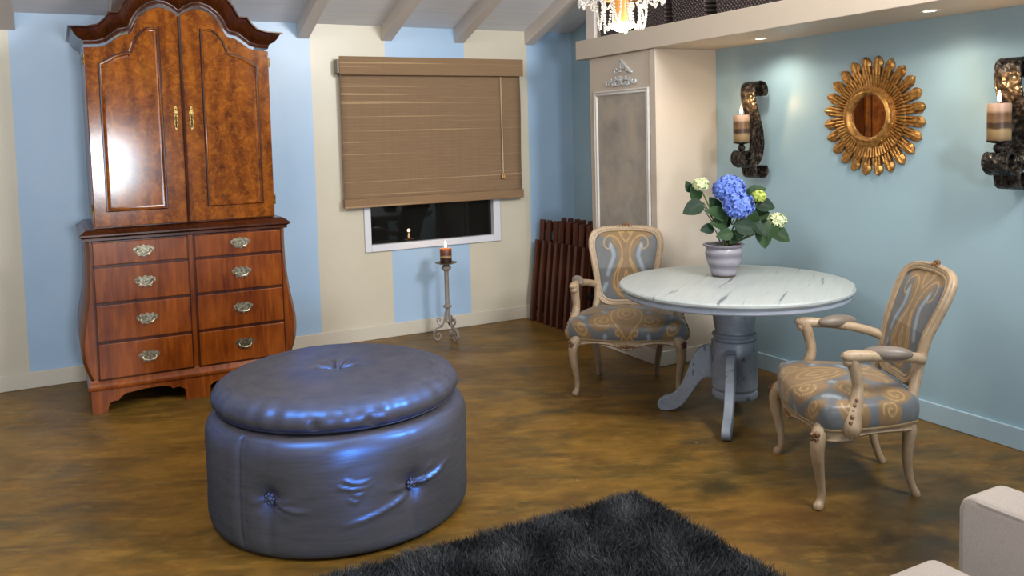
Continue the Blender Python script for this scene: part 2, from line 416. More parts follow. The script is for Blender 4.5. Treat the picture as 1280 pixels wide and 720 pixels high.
# ------------------------------------------------------------------ armoire
def build_armoire():
    cx, yf, yb = .718, 5.60, 6.43
    A = thing('armoire', 'tall two-part walnut armoire with domed cornice and kettle-shaped drawer base', 'armoire', (cx, yf, 0))
    D = yb - yf
    # --- lower case, bulging (kettle) sides
    zs = [.19, .24, .30, .37, .45, .54, .64, .74, .84, .94, 1.03]
    hw = [.592, .612, .630, .639, .636, .622, .604, .592, .585, .583, .584]
    out, _ = catmull([Vector((a, b, 0)) for a, b in zip(hw, zs)], [1] * len(zs), 4, False)
    pts = [(p.x, p.y) for p in out]
    m = MB()
    rows = []
    for x, z in pts:
        bul = (x - .583) * .35
        rows.append([(-x, .03, z), (-x + .02, 0, z), (x - .02, 0, z), (x, .03, z), (x, D, z), (-x, D, z)])
    m.grid(rows, closed=True)
    m.add(rows[0], [(0, 1, 2, 3, 4, 5)]); m.add(rows[-1], [(0, 1, 2, 3, 4, 5)])
    m.build('lower_case', WAL, A)
    # waist moulding
    m = MB()
    prof = [(.0, 1.03), (.012, 1.035), (.012, 1.05), (.03, 1.062), (.03, 1.072), (.018, 1.08), (.004, 1.092), (-.012, 1.102), (-.03, 1.105)]
    rows = []
    for o, z in prof:
        x = .584 + o; rows.append([(-x, -o, z), (x, -o, z), (x, D, z), (-x, D, z)])
    m.grid(rows, closed=True); m.add(rows[-1], [(0, 1, 2, 3)]); m.add(rows[0], [(0, 1, 2, 3)])
    m.build('waist_moulding', WALD, A)
    # base moulding + bracket feet
    m = MB(); rows = []
    for o, z in [(0, .20), (.01, .185), (.012, .17), (.022, .16), (.022, .148), (.016, .14)]:
        x = .592 + o; rows.append([(-x, -o, z), (x, -o, z), (x, D, z), (-x, D, z)])
    m.grid(rows, closed=True); m.add(rows[-1], [(0, 1, 2, 3)]); m.build('base_moulding', WAL, A)
    half = [(.60, .145), (.60, 0), (.515, 0), (.51, .03), (.50, .055), (.475, .065), (.455, .062), (.44, .08), (.415, .10), (.38, .103), (.30, .112), (.20, .112), (.16, .10), (.145, .085), (.12, .092), (.10, .088), (.075, .07), (.07, 0)]
    pl = [(x, z) for x, z in half] + [(-x, z) for x, z in half[::-1]]
    m = MB(); m.prism(pl, -.006, .022, 'y'); m.build('bracket_apron', WAL, A, bevel=.002)
    side = [(0, .145), (0, 0), (.10, 0), (.11, .05), (.16, .07), (.22, .10), (.45, .11), (.60, .10), (.66, .06), (.72, 0), (D, 0), (D, .145)]
    for s in (-1, 1):
        m = MB(); m.prism(side, s * .578, s * .60, 'x'); m.build('bracket_foot', WAL, A)
    # drawers 4 rows x 2 columns
    rowz = [(.205, .415), (.432, .648), (.664, .872), (.888, 1.022)]
    H_ = None
    for r, (z0, z1) in enumerate(rowz):
        for s in (-1, 1):
            a, b = (.022, .548)
            d = MB(); d.box((s * (a + b) / 2, -.006, (z0 + z1) / 2), (b - a, .026, z1 - z0))
            do = d.build('drawer', WAL, A, bevel=.005)
            rim = MB()
            x0, x1 = s * (a - .004), s * (b + .004)
            for lo, hi in (((min(x0, x1), z0 - .008), (max(x0, x1), z0)), ((min(x0, x1), z1), (max(x0, x1), z1 + .008)), ((min(x0, x1) - .004, z0 - .008), (min(x0, x1) + .004, z1 + .008)), ((max(x0, x1) - .004, z0 - .008), (max(x0, x1) + .004, z1 + .008))):
                rim.box(((lo[0] + hi[0]) / 2, -.004, (lo[1] + hi[1]) / 2), (hi[0] - lo[0], .014, hi[1] - lo[1]))
            rim.build('drawer_beading', WALD, do)
            hx, hz = s * .283 + .012, (z0 + z1) / 2 + .004
            pl_ = cm2([(0, .036), (.018, .026), (.03, .034), (.046, .022), (.06, .014), (.054, -.004), (.04, -.014), (.034, -.03), (.016, -.028), (0, -.036), (-.016, -.028), (-.034, -.03), (-.04, -.014), (-.054, -.004), (-.06, .014), (-.046, .022), (-.03, .034), (-.018, .026)], 3, True)
            h = MB(); h.prism([(hx + x, hz + z) for x, z in pl_], -.0235, -.019, 'y')
            for q in (-.038, .038): h.ball((hx + q, -.028, hz + .006), .009, None, 1)
            h.tube([(hx - .038, -.030, hz + .004), (hx - .03, -.040, hz - .014), (hx, -.044, hz - .02), (hx + .03, -.040, hz - .014), (hx + .038, -.030, hz + .004)], .005, 6, smooth=3)
            h.build('drawer_handle', PEWTER, do)['label'] = 'pierced pewter-coloured bail handle'
    # --- upper case
    inner = [(0, 2.385), (.03, 2.41), (.08, 2.435), (.12, 2.438), (.17, 2.42), (.22, 2.38), (.25, 2.335), (.268, 2.29), (.285, 2.272), (.33, 2.262), (.37, 2.235), (.41, 2.205), (.45, 2.192), (.53, 2.188)]
    outer = [(0, 2.50), (.03, 2.525), (.09, 2.555), (.14, 2.56), (.20, 2.54), (.265, 2.495), (.31, 2.44), (.335, 2.392), (.345, 2.376), (.395, 2.374), (.415, 2.34), (.455, 2.302), (.51, 2.289), (.61, 2.286)]
    def dens(l):
        out = []
        for k in range(len(l) - 1):
            for q in range(4):
                t = q / 4; out.append((l[k][0] + (l[k + 1][0] - l[k][0]) * t, l[k][1] + (l[k + 1][1] - l[k][1]) * t))
        return out + [l[-1]]
    inner, outer = dens(inner), dens(outer)
    yu = .02                                # front plane of the upper doors
    DU = D - .10
    carc = [(-.53, 1.10), (.53, 1.10)] + [(x, z - .012) for x, z in inner[::-1]] + [(-x, z - .012) for x, z in inner[1:]]
    m = MB(); m.prism(carc, yu + .02, DU, 'y'); m.build('upper_case', WAL, A)
    # doors: frame + raised burl panel + beading
    for s in (-1, 1):
        ol = [(.004, 1.112), (.527, 1.112)] + [(x if x > 0 else .004, z - .016) for x, z in inner[::-1]]
        ol = [(s * x, z) for x, z in ol]
        m = MB(); m.prism(ol, yu - .006, yu + .018, 'y'); do = m.build('door', BURL, A, bevel=.004)
        do['label'] = 'burl walnut door with arched raised panel'
        pn = [(.118, 1.20), (.458, 1.20), (.458, 2.085), (.42, 2.105), (.37, 2.135), (.315, 2.15), (.272, 2.155), (.262, 2.19), (.245, 2.235), (.215, 2.275), (.18, 2.30), (.118, 2.305)]
        pn = [(s * x, z) for x, z in pn]
        c = (s * .29, 1.7)
        def ins(d): return [(x - d * (1 if x > c[0] else -1), z - d * (1 if z > c[1] else -1)) for x, z in pn]
        m = MB(); rows = [[(x, y, z) for x, z in ins(d)] for d, y in ((0, yu - .006), (.004, yu - .014), (.012, yu - .016), (.018, yu - .009), (.026, yu - .008))]
        m.grid(rows, closed=True); m.add(rows[-1], [tuple(range(len(pn)))])
        m.build('raised_panel', BURL, do, angle=30)
        m = MB(); m.tube([(x, yu - .012, z) for x, z in ins(.004)], .0065, 6, closed=True); m.build('panel_beading', WALD, do)
        hx = s * .045 + .0
        m = MB()
        e = cm2([(0, .075), (.008, .06), (.006, .045), (.013, .03), (.012, .01), (.007, 0), (.012, -.015), (.013, -.035), (.006, -.05), (.008, -.062), (0, -.078)], 3)
        eo = [(hx + x, 1.755 + z) for x, z in e] + [(hx - x, 1.755 + z) for x, z in e[::-1]]
        m.prism(eo, yu - .013, yu - .006, 'y')
        for q in (.055, .02, -.025, -.055): m.ball((hx, yu - .015, 1.755 + q), .0065, None, 1)
        m.tube([(hx, yu - .014, 1.765), (hx, yu - .028, 1.75), (hx, yu - .026, 1.72), (hx, yu - .014, 1.70)], .004, 6, smooth=3)
        m.build('door_handle', BRASS, do)['label'] = 'slim ornate brass handle'
        for hz in (1.22, 2.10):
            m = MB(); m.lathe([(.006, -.03), (.006, .03)], (s * .533, yu + .002, hz), 8); m.build('hinge', BRASS, do)
    m = MB(); m.tube([(0, yu - .012, 1.112), (0, yu - .012, 2.37)], .009, 8); m.build('centre_astragal', WALD, A)
    # cornice: cyma section lofted from inner to outer outline, returning along the sides
    sec = [(0, 0), (.02, .10), (.05, .14), (.06, .22), (.12, .28), (.25, .33), (.42, .42), (.58, .55), (.72, .74), (.80, .88), (.93, .90), (1.0, .93), (1.0, 1.0)]
    m = MB(); rows = []
    for f, g in sec:                        # f = outwards, g = upwards
        row = []
        L = len(inner)
        for sgn, idx in ((-1, range(L - 1, -1, -1)), (1, range(1, L))):
            for k in idx:
                x0, z0 = inner[k]; x1, z1 = outer[k]
                fx = f if k > L - 5 else g
                row.append((sgn * (x0 + (x1 - x0) * fx), yu - .012 - f * .085, z0 + (z1 - z0) * g))
        a, b = row[0], row[-1]
        row = [(a[0], DU, a[2])] + row + [(b[0], DU, b[2])]
        rows.append(row)
    rows.append([(p[0] * .97, DU if i in (0, len(rows[-1]) - 1) else yu + .12, p[2] + .002) for i, p in enumerate(rows[-1])])
    m.grid(rows); m.build('cornice', WALD, A, angle=28)
    return A
build_armoire()

# ------------------------------------------------------------------ ottoman
def build_ottoman():
    O = thing('ottoman', 'big round tufted ottoman upholstered in blue-grey shot silk', 'ottoman', (1.04, 3.62, 0))
    R0 = .555; NT_, NZ = 540, 92
    base = math.radians(-106); tuf = [base + math.radians(30 + 60 * k) for k in range(6)]
    prof = [(.5, .0), (.528, .008), (.548, .035), (.556, .09), (.56, .2), (.56, .30), (.557, .38), (.548, .43), (.525, .462), (.48, .475), (.40, .478), (.02, .478)]
    P, _ = catmull([Vector((a, b, 0)) for a, b in prof], [1] * len(prof), 12, False)
    rng = random.Random(4)
    folds = []
    for i, t in enumerate(tuf):
        zc = .24
        for k in range(9):
            a = rng.uniform(-.5, .5) + (PI if k % 2 else 0); L = rng.uniform(.07, .17)
            folds.append((t, zc, math.cos(a) * L, math.sin(a) * L * .55, rng.uniform(.0015, .0035), rng.uniform(.004, .007), True))
    tR, tL = base + math.radians(30), base - math.radians(30)
    for (t, z, ds, dz, am, wd) in ((tR, .225, -.29, -.085, .006, .009), (tR, .215, -.13, -.03, .004, .007), (tR, .245, .19, .04, .006, .008), (tR, .225, .16, .06, .005, .007), (tR, .255, .09, .05, .004, .007), (base + .02, .315, .10, -.012, .004, .006), (base - .02, .292, .13, -.006, .004, .006), (base + .06, .262, .06, .004, .003, .005), (base + .04, .24, .05, .0, .003, .005), (tL, .235, .17, -.03, .005, .008), (tL, .225, .10, -.05, .004, .007), (tL, .22, -.05, -.05, .004, .009)):
        folds.append((t, z, ds, dz, am, wd, False))
    vs = []; seam = base - math.radians(44)
    T = np.linspace(0, 2 * PI, NT_, endpoint=False)
    rows = []
    for p in P:
        r = np.full(NT_, p.x); z = p.y
        if .01 < z < .475 and p.x > .45:
            k = min(1, (z - .01) / .05) * min(1, (.475 - z) / .03)
            d = np.zeros(NT_)
            for t in tuf:
                s = ((T - t + PI) % (2 * PI) - PI) * R0
                q = np.sqrt(s ** 2 + ((z - .24) * 1.0) ** 2)
                d -= .030 * np.exp(-(q / .045) ** 2) + .010 * np.exp(-(q / .11) ** 2)
                d -= .007 * np.exp(-(s / .02) ** 2) * (1 if z < .24 else .25)
            for t, zc, ds, dz, am, wd, _ in folds:
                s = ((T - t + PI) % (2 * PI) - PI) * R0; L2 = ds * ds + dz * dz
                u = np.clip((s * ds + (z - zc) * dz) / L2, 0, 1)
                bend = np.sin(u * PI) * .012
                dist = np.sqrt((s - u * ds) ** 2 + (z - zc - u * dz + bend) ** 2)
                d += 1.6 * am * np.exp(-(dist / wd) ** 2) * (.25 + .75 * np.sin(np.clip(u * .9 + .1, 0, 1) * PI))
            s = ((T - seam + PI) % (2 * PI) - PI) * R0
            d -= .010 * np.exp(-(s / .006) ** 2); d += .004 * np.exp(-((s + .035) / .03) ** 2) - .004 * np.exp(-((s - .02) / .02) ** 2)
            d += .0022 * np.sin(T * 7 + z * 9) + .0012 * np.sin(T * 13 - z * 16 + 1) + .0003 * np.sin(z * 90 + 3 * np.sin(T * 5))
            r = r + d * k
        rows.append([(float(r[i] * math.cos(T[i])), float(r[i] * math.sin(T[i])), float(z)) for i in range(NT_)])
    m = MB(); m.grid(rows, closed=True); m.add(rows[0], [tuple(range(NT_))]); m.add(rows[-1], [tuple(range(NT_))])
    b = m.build('base', SILK, O, angle=None)
    for i, t in enumerate(tuf):
        m = MB(); q = (math.cos(t) * .532, math.sin(t) * .532, .24)
        m.ball(q, .016, None, 2, (1, 1, 1))
        for k in range(7):
            a = 2 * PI * k / 7; e = Vector((-math.sin(t), math.cos(t), 0)) * math.cos(a) * .017 + Vector((0, 0, 1)) * math.sin(a) * .017
            m.ball((q[0] + e.x + math.cos(t) * .006, q[1] + e.y + math.sin(t) * .006, q[2] + e.z), .008, None, 1)
        m.build('tuft_button', SILK, b)
    # lid
    prof = [(.02, .485), (.46, .485), (.50, .490), (.518, .505), (.524, .528), (.518, .552), (.50, .574), (.47, .590), (.42, .604), (.32, .617), (.2, .622), (.1, .617), (.045, .602), (.018, .586), (.004, .582)]
    P, _ = catmull([Vector((a, b_, 0)) for a, b_ in prof], [1] * len(prof), 5, False)
    rows = []
    for j, p in enumerate(P):
        row = []
        for i in range(240):
            t = 2 * PI * i / 240; r, z = p.x, p.y
            if z > .5:
                if r < .16: z += .006 * math.cos(t * 9 + 1) * math.exp(-((r - .045) / .035) ** 2) + .004 * math.cos(t * 5) * math.exp(-((r - .07) / .05) ** 2)
                z += .003 * math.sin(t * 3 + r * 8) * min(1, r / .2)
                if r > .44: r += .0022 * math.sin(t * 23 + 2 * math.sin(t * 5)) + .002 * math.sin(t * 41)
                for tt in (base + .22, base - .18): 
                    s = ((t - tt + PI) % (2 * PI) - PI) * .52
                    if p.x > .46: r -= .012 * math.exp(-(s / .010) ** 2) * math.exp(-((z - .52) / .02) ** 2)
            row.append((r * math.cos(t), r * math.sin(t), z))
        rows.append(row)
    m = MB(); m.grid(rows, closed=True); m.add(rows[0], [tuple(range(240))]); m.add(rows[-1], [tuple(range(240))])
    l = m.build('lid', SILK, O, angle=None)
    m = MB(); m.ball((0, 0, .592), .018, None, 2, (1, 1, .6)); m.build('tuft_button', SILK, l)
    m = MB()
    for k in range(6):
        a = base + PI / 6 + PI / 3 * k; m.lathe([(.018, 0), (.018, .012)], (math.cos(a) * .46, math.sin(a) * .46, 0), 12)
    return O
build_ottoman()

# ------------------------------------------------------------------ shag rug
def build_rug():
    x0, x1, y0, y1 = .35, 2.16, 1.36, 2.955
    Rg = thing('shag_rug', 'charcoal shag rug on the floor beside the ottoman', 'rug', ((x0 + x1) / 2, (y0 + y1) / 2, 0))
    hx, hy = (x1 - x0) / 2, (y1 - y0) / 2
    bk = boxobj('backing', (-hx, -hy, 0), (hx, hy, .012), plain('rug_backing', '#1b1c1f', .9, .2), Rg)
    rs = np.random.RandomState(3); N = 135000
    px = rs.uniform(-hx, hx, N); py = rs.uniform(-hy, hy, N)
    ang = rs.uniform(0, 2 * PI, N); clx = np.sin(px * 17 + 2 * np.sin(py * 11)) + np.sin(py * 23 + px * 7); cly = np.cos(py * 19 + 2 * np.sin(px * 13)) + np.cos(px * 21 - py * 5)
    lean = rs.uniform(.004, .022, N); L = rs.uniform(.032, .052, N)
    dx = np.cos(ang) * lean + clx * .007; dy = np.sin(ang) * lean + cly * .007
    wa = rs.uniform(0, PI, N); w_ = rs.uniform(.0012, .0024, N); wx, wy = np.cos(wa) * w_, np.sin(wa) * w_
    z0 = .010
    V = np.zeros((N, 5, 3), np.float32)
    V[:, 0] = np.stack([px - wx, py - wy, np.full(N, z0)], 1); V[:, 1] = np.stack([px + wx, py + wy, np.full(N, z0)], 1)
    V[:, 2] = np.stack([px + wx * .9 + dx * .45, py + wy * .9 + dy * .45, z0 + L * .6], 1); V[:, 3] = np.stack([px - wx * .9 + dx * .45, py - wy * .9 + dy * .45, z0 + L * .6], 1)
    V[:, 4] = np.stack([px + dx * 1.3, py + dy * 1.3, z0 + L], 1)
    me = bpy.data.meshes.new('pile'); me.vertices.add(N * 5); me.vertices.foreach_set('co', V.ravel())
    b = (np.arange(N) * 5)[:, None]
    loops = np.concatenate([b + np.array([0, 1, 2, 3]), b + np.array([3, 2, 4])], 1).ravel().astype(np.int32)
    me.loops.add(len(loops)); me.loops.foreach_set('vertex_index', loops)
    st = np.stack([np.arange(N) * 7, np.arange(N) * 7 + 4], 1).ravel().astype(np.int32)
    me.polygons.add(2 * N); me.polygons.foreach_set('loop_start', st); me.update(calc_edges=True); me.validate()
    t = NT('rug_pile'); p = t.co()
    c = t.mix(t.ramp(t.noise(p, 260, 2), [(.35, 0.0), (.65, 1.0)]), '#1f2225', '#4f5358')
    t.set(col=c, rough=.5, spec=.4); me.materials.append(t.m)
    o = bpy.data.objects.new('pile', me); C.objects.link(o); o.parent = Rg; o['kind'] = 'stuff'
build_rug()

# ------------------------------------------------------------------ pedestal table
TC = (3.27, 3.555)
def build_table():
    TOP = m_tablewood('whitewashed_top', '#969ea0', '#b6bcba', '#4e5868', math.radians(-36))
    LEG = m_tablewood('bluewashed_wood', '#737d8b', '#9aa3ae', '#3f4652', 1.2)
    APR = m_tablewood('bluewashed_apron', '#8791a0', '#aab1ba', '#2b3038', 0)
    T = thing('pedestal_table', 'round whitewashed pedestal table holding the hydrangea pot', 'table', (*TC, 0))
    r = .63
    m = MB(); m.lathe([(.02, .725), (r - .02, .725), (r - .006, .728), (r, .736), (r, .746), (r - .006, .753), (r - .016, .756), (.02, .756)], n=128); m.build('tabletop', TOP, T, angle=30)
    m = MB(); m.lathe([(.02, .69), (r - .035, .69), (r - .022, .694), (r - .018, .70), (r - .018, .726), (.02, .726)], n=128); m.build('apron_rim', APR, T, angle=30)
    prof = [(.10, .105), (.115, .11), (.124, .125), (.124, .145), (.112, .155), (.117, .165), (.125, .172), (.125, .425), (.120, .435), (.108, .44), (.104, .452), (.118, .458), (.122, .466), (.118, .474), (.106, .48), (.104, .49), (.112, .53), (.115, .565), (.112, .60), (.104, .63), (.10, .64), (.108, .648), (.11, .66), (.11, .70)]
    m = MB(); m.lathe(prof, n=56); m.build('pedestal', LEG, T, angle=30)
    up = [(.10, .40), (.13, .40), (.18, .385), (.225, .33), (.26, .24), (.30, .15), (.345, .10), (.385, .085), (.42, .062), (.432, .035), (.42, .008), (.40, .0)]
    dn = [(.375, .0), (.33, .012), (.28, .05), (.235, .115), (.19, .185), (.155, .21), (.10, .215)]
    pl = cm2(up + dn, 3, False)
    a0 = math.atan2(3.848 - TC[1], 3.015 - TC[0])
    for a in (a0, a0 + PI / 2, math.radians(47)):
        m = MB(); m.prism(pl, -.024, .024, 'y'); m.build('foot', LEG, T, rot=(0, 0, a), bevel=.007)
build_table()

# ------------------------------------------------------------------ louis xv armchairs
def polydist(q, poly):
    d = np.full(len(q), 9.0)
    for a, b in zip(poly[:-1], poly[1:]):
        a = np.array(a); b = np.array(b); ab = b - a; L = ab @ ab + 1e-12
        u = np.clip(((q - a) @ ab) / L, 0, 1); d = np.minimum(d, np.linalg.norm(q - a - u[:, None] * ab, axis=1))
    return d
def inside(q, poly):
    r = np.zeros(len(q), bool); n = len(poly)
    for i in range(n):
        (x0, y0), (x1, y1) = poly[i], poly[(i + 1) % n]
        c = ((y0 > q[:, 1]) != (y1 > q[:, 1])) & (q[:, 0] < (x1 - x0) * (q[:, 1] - y0) / (y1 - y0 + 1e-12) + x0); r ^= c
    return r
def spiral(cx, cy, r0, turns, a0, sgn=1, n=40):
    return [(cx + r0 * (1 - .85 * t) * math.cos(a0 + sgn * turns * 2 * PI * t), cy + r0 * (1 - .85 * t) * math.sin(a0 + sgn * turns * 2 * PI * t)) for t in [i / n for i in range(n + 1)]]
def motif(q, lines, fills, lights, w=.0038):
    q = np.stack([np.abs(q[:, 0]), q[:, 1]], 1)
    L = np.full(len(q), 9.); 
    for l in lines: L = np.minimum(L, polydist(q, l))
    line = np.clip(1.6 - L / w, 0, 1)
    F = np.zeros(len(q))
    for f in fills:
        d = polydist(q, f + f[:1]); F = np.maximum(F, np.where(inside(q, f), 1.0, np.clip(1 - d / .012, 0, 1)))
    G = np.zeros(len(q))
    for f in lights: d = polydist(q, f); G = np.maximum(G, np.clip(1.5 - d / .012, 0, 1))
    return np.stack([F * .95, line, G * (1 - F) * .9, np.ones(len(q))], 1)

def armchair_parts(root):
    # local frame: +y is the front
    def outline(n=120, k=1.0, bow=.0):
        half = [(0, .268), (.12, .262), (.22, .238), (.29, .225), (.335, .20), (.342, .14), (.325, .03), (.29, -.09), (.25, -.175), (.225, -.205), (.12, -.215), (0, -.217)]
        pts = half + [(-x, y) for x, y in half[-2:0:-1]]
        c = cm2(pts, 10, True); return [(x * k, y * k) for x, y in c]
    ol = outline()
    N = len(ol)
    # seat rail with shaped lower edge
    m = MB()
    def zlow(x, y):
        f = abs(x) / .33
        if y > .1: return .294 + .026 * math.sin(min(1, f) * PI) - .012 * math.exp(-(x / .06) ** 2)
        return .308 + .010 * math.cos((y + .02) * 12)
    rows = []
    for o, kind in ((-.045, 'l'), (-.004, 'l'), (.004, 'l2'), (.0, 'm'), (.006, 't2'), (.0, 't'), (-.045, 't')):
        row = []
        for x, y in ol:
            L = math.hypot(x, y); k = (L + o) / L; z0 = zlow(x, y)
            z = {'l': z0, 'l2': z0 + .008, 'm': z0 + .018, 't2': .340, 't': .346}[kind]
            row.append((x * k, y * k, z))
        rows.append(row)
    rows.append(rows[0]); m.grid(rows, closed=True); m.build('seat_rail', CWOOD, root, angle=50)
    m = MB()
    for k in range(-3, 4):
        m.ball((k * .017, .272 - abs(k) * .001, .312 - abs(k) * .001), .014 - abs(k) * .0022, None, 1, (1, .7, 1))
    m.build('rail_carving', CARVE, root)
    # legs
    for s in (-1, 1):
        m = MB(); m.tube([(s * .292, .205, .352), (s * .312, .224, .325), (s * .324, .238, .28), (s * .322, .236, .22), (s * .312, .226, .15), (s * .304, .216, .08), (s * .306, .220, .035), (s * .315, .232, .012), (s * .318, .236, .0)], [.030, .034, .031, .026, .021, .0165, .0165, .022, .018], 10, smooth=4)
        lg = m.build('leg', CWOOD, root)
        m = MB()
        for q in range(6): m.ball((s * (.343 + .004 * math.sin(q * 2) - .002 * q), .250 - abs(q - 1.5) * .003, .330 - q * .019), .0145 - .0014 * q, None, 1); m.ball((s * (.328 + .004 * math.sin(q)), .264 - q * .003, .325 - q * .018), .010 - .001 * q, None, 1)
        m.build('leg_carving', CARVE, lg)
        m = MB(); m.tube([(s * .225, -.175, .352), (s * .222, -.182, .30), (s * .21, -.178, .22), (s * .195, -.185, .13), (s * .187, -.205, .05), (s * .188, -.222, .012), (s * .188, -.226, 0)], [.028, .028, .023, .019, .0165, .0185, .017], 10, smooth=4)
        m.build('leg', CWOOD, root)
    # cushion
    prof = [(-.02, .338), (.0, .342), (.013, .368), (.016, .41), (.004, .445), (-.03, .466), (-.08, .481), (-.14, .492), (-.2, .497), (-.25, .4985)]
    pr = [(p.x, p.y) for p in catmull([Vector((a, b, 0)) for a, b in prof], [1] * len(prof), 5, False)[0]]
    vs = []; fs = []; rows = []; uv = []
    ol2 = cm2(ol, 3, True); N2 = len(ol2); last = len(pr)
    arc = 0; pp = None
    for o, z in pr:
        if pp is not None: arc += math.hypot(o - pp[0], z - pp[1])
        pp = (o, z); row = []
        for x, y in ol2:
            L = math.hypot(x, y)
            if o >= 0: k = (L + o) / L
            else: k = max(.02, (.25 + o) / .25 * 1.0) if False else (1 + o / .255)
            row.append((x * k, y * k - (.01 if False else 0), z))
            e = max(0, .466 - z) if o > -.05 else 0
            uv.append((x * k * (1 + e * .8 / L * 1), y * k * (1 + e * 1.0 / L)))
        rows.append(row)
    m = MB(); m.grid(rows, closed=True); m.add(rows[-1], [tuple(range(N2))])
    uv += [uv[-N2 + i] for i in range(N2)]
    st = m.build('seat_cushion', DAMASK, root, angle=None, fix=True)
    q = np.array(uv)
    lines = [spiral(.145, .235, .062, 1.6, 2.2, -1), spiral(.215, .06, .062, 1.6, -1.2, 1), spiral(.25, -.11, .052, 1.5, 1.0, -1), spiral(.30, .27, .045, 1.4, 0, 1), spiral(.36, .10, .05, 1.4, 2, -1), spiral(.35, -.08, .045, 1.4, 1, 1), spiral(.06, .36, .04, 1.3, 1, 1),
             cm2([(.0, .40), (.05, .33), (.09, .22), (.085, .11), (.05, .05), (.03, -.02), (.05, -.09), (.10, -.13), (.15, -.11)], 6), cm2([(.0, .23), (.04, .20), (.055, .14), (.03, .07), (0, .04)], 6), cm2([(.0, .19), (.02, .16), (.02, .12), (0, .09)], 6),
             cm2([(0, -.03), (.035, -.07), (.03, -.13), (0, -.16)], 5)]
    fills = [cm2([(0, .42), (.07, .35), (.12, .20), (.10, .10), (.05, .03), (0, .01)], 4), cm2([(.10, .30), (.2, .32), (.23, .24), (.19, .15), (.11, .17)], 4, True), cm2([(.14, .08), (.22, .13), (.29, .07), (.26, -.03), (.17, -.02)], 4, True), cm2([(0, -.04), (.11, -.04), (.14, -.1), (.10, -.16), (0, -.17)], 4), cm2([(.19, -.07), (.27, -.05), (.31, -.12), (.25, -.18), (.19, -.14)], 4, True), cm2([(.27, .33), (.34, .31), (.34, .22), (.29, .22)], 4, True), cm2([(.32, .15), (.42, .16), (.42, .05), (.33, .05)], 4, True), cm2([(.31, -.03), (.41, -.03), (.41, -.13), (.33, -.13)], 4, True)]
    lights = [[(.13, .12), (.16, .10)], [(.06, .0), (.10, .01)], [(.26, .19), (.29, .14)], [(.16, .36), (.2, .4)]]
    set_attr(st, 'motif', motif(q, lines, fills, lights))
    m = MB(); m.tube([(x * 1.02, y * 1.02, .347) for x, y in ol], .0055, 6, closed=True); m.build('gimp_trim', plain('gimp_braid', '#7d6847', .6, .2, 90), st)
    # back: everything on a raked plane
    def bk(x, z, off=0):
        y = -.195 - .075 * ((z - .36) / .3) - .06 * max(0, z - .7) / .3 + .02 * (x / .22) ** 2
        return (x, y + off * .96, z + off * .25)
    half = [(0, .480), (.07, .478), (.125, .485), (.165, .515), (.183, .57), (.195, .66), (.212, .76), (.226, .84), (.222, .895), (.197, .930), (.14, .948), (.07, .952), (0, .955)]
    pts = cm2(half + [(-x, z) for x, z in half[-2:0:-1]], 8, True)
    m = MB(); m.tube([bk(x, z) for x, z in pts], .021, 10, closed=True, up=(0, 1, 0))
    m.tube([bk(x * 1.045, .73 + (z - .73) * 1.03, .012) for x, z in pts], .010, 6, closed=True, up=(0, 1, 0))
    m.tube([bk(x * .93, .73 + (z - .73) * .94, .014) for x, z in pts], .008, 6, closed=True, up=(0, 1, 0))
    bf = m.build('back_frame', CWOOD, root)
    for s in (-1, 1):
        m = MB(); m.tube([(s * .222, -.175, .34), bk(s * .214, .40), bk(s * .20, .47), bk(s * .19, .55), bk(s * .196, .63)], [.027, .025, .023, .022, .02], 10, smooth=4); m.build('back_stile', CWOOD, bf)
    m = MB()
    for k in range(-3, 4): m.ball(bk(k * .02, .966 - abs(k) * .003, .012), .016 - abs(k) * .002, None, 1)
    m.ball(bk(0, .98, .012), .013, None, 1); m.ball(bk(.014, .977, .016), .010, None, 1); m.ball(bk(-.014, .977, .016), .010, None, 1)
    m.build('crest_carving', CARVE, bf)
    for face in (1, -1):
        rows = []; uv = []
        for k in [i / 44 for i in range(45)]:
            row = []
            for x, z in cm2(pts, 2, True):
                q_ = 1 - k * .985; X, Z = x * .95 * q_, .73 + (z - .73) * .955 * q_
                off = face * (.006 + .030 * (1 - q_ ** 2.2) ** .7); row.append(bk(X, Z, off)); uv.append((X, Z))
            rows.append(row)
        n = len(rows[0]); m = MB(); m.grid(rows, closed=True); m.add(rows[-1], [tuple(range(n))]); uv += [uv[-n + i] for i in range(n)]
        o = m.build('back_upholstery', DAMASK, root, angle=None)
        tear = cm2([(0, .515), (.045, .535), (.078, .59), (.075, .65), (.05, .71), (.026, .77), (.03, .83), (.06, .885), (.105, .905), (.14, .88), (.142, .84), (.115, .82), (.095, .84), (.105, .86)], 6)
        lines = [tear, [(x * .72, .53 + (z - .5) * .88) for x, z in tear[:30]], spiral(.045, .575, .025, 1.3, PI / 2, 1), cm2([(0, .86), (.03, .90), (.05, .94)], 4), spiral(.03, .93, .02, 1.2, 0), cm2([(0, .60), (.012, .64), (0, .69)], 4)]
        fills = [cm2([(0, .505), (.05, .525), (.09, .585), (.086, .65), (.058, .71), (.04, .77), (.05, .82), (.085, .86), (.10, .90), (.16, .90), (.15, .93), (.08, .955), (0, .955)], 3)]
        lights = [cm2([(.10, .84), (.08, .78), (.10, .72), (.12, .66)], 5), [(.06, .935), (.09, .93)], cm2([(.13, .60), (.15, .56)], 3)]
        set_attr(o, 'motif', motif(np.array(uv), lines, fills, lights, .0036))
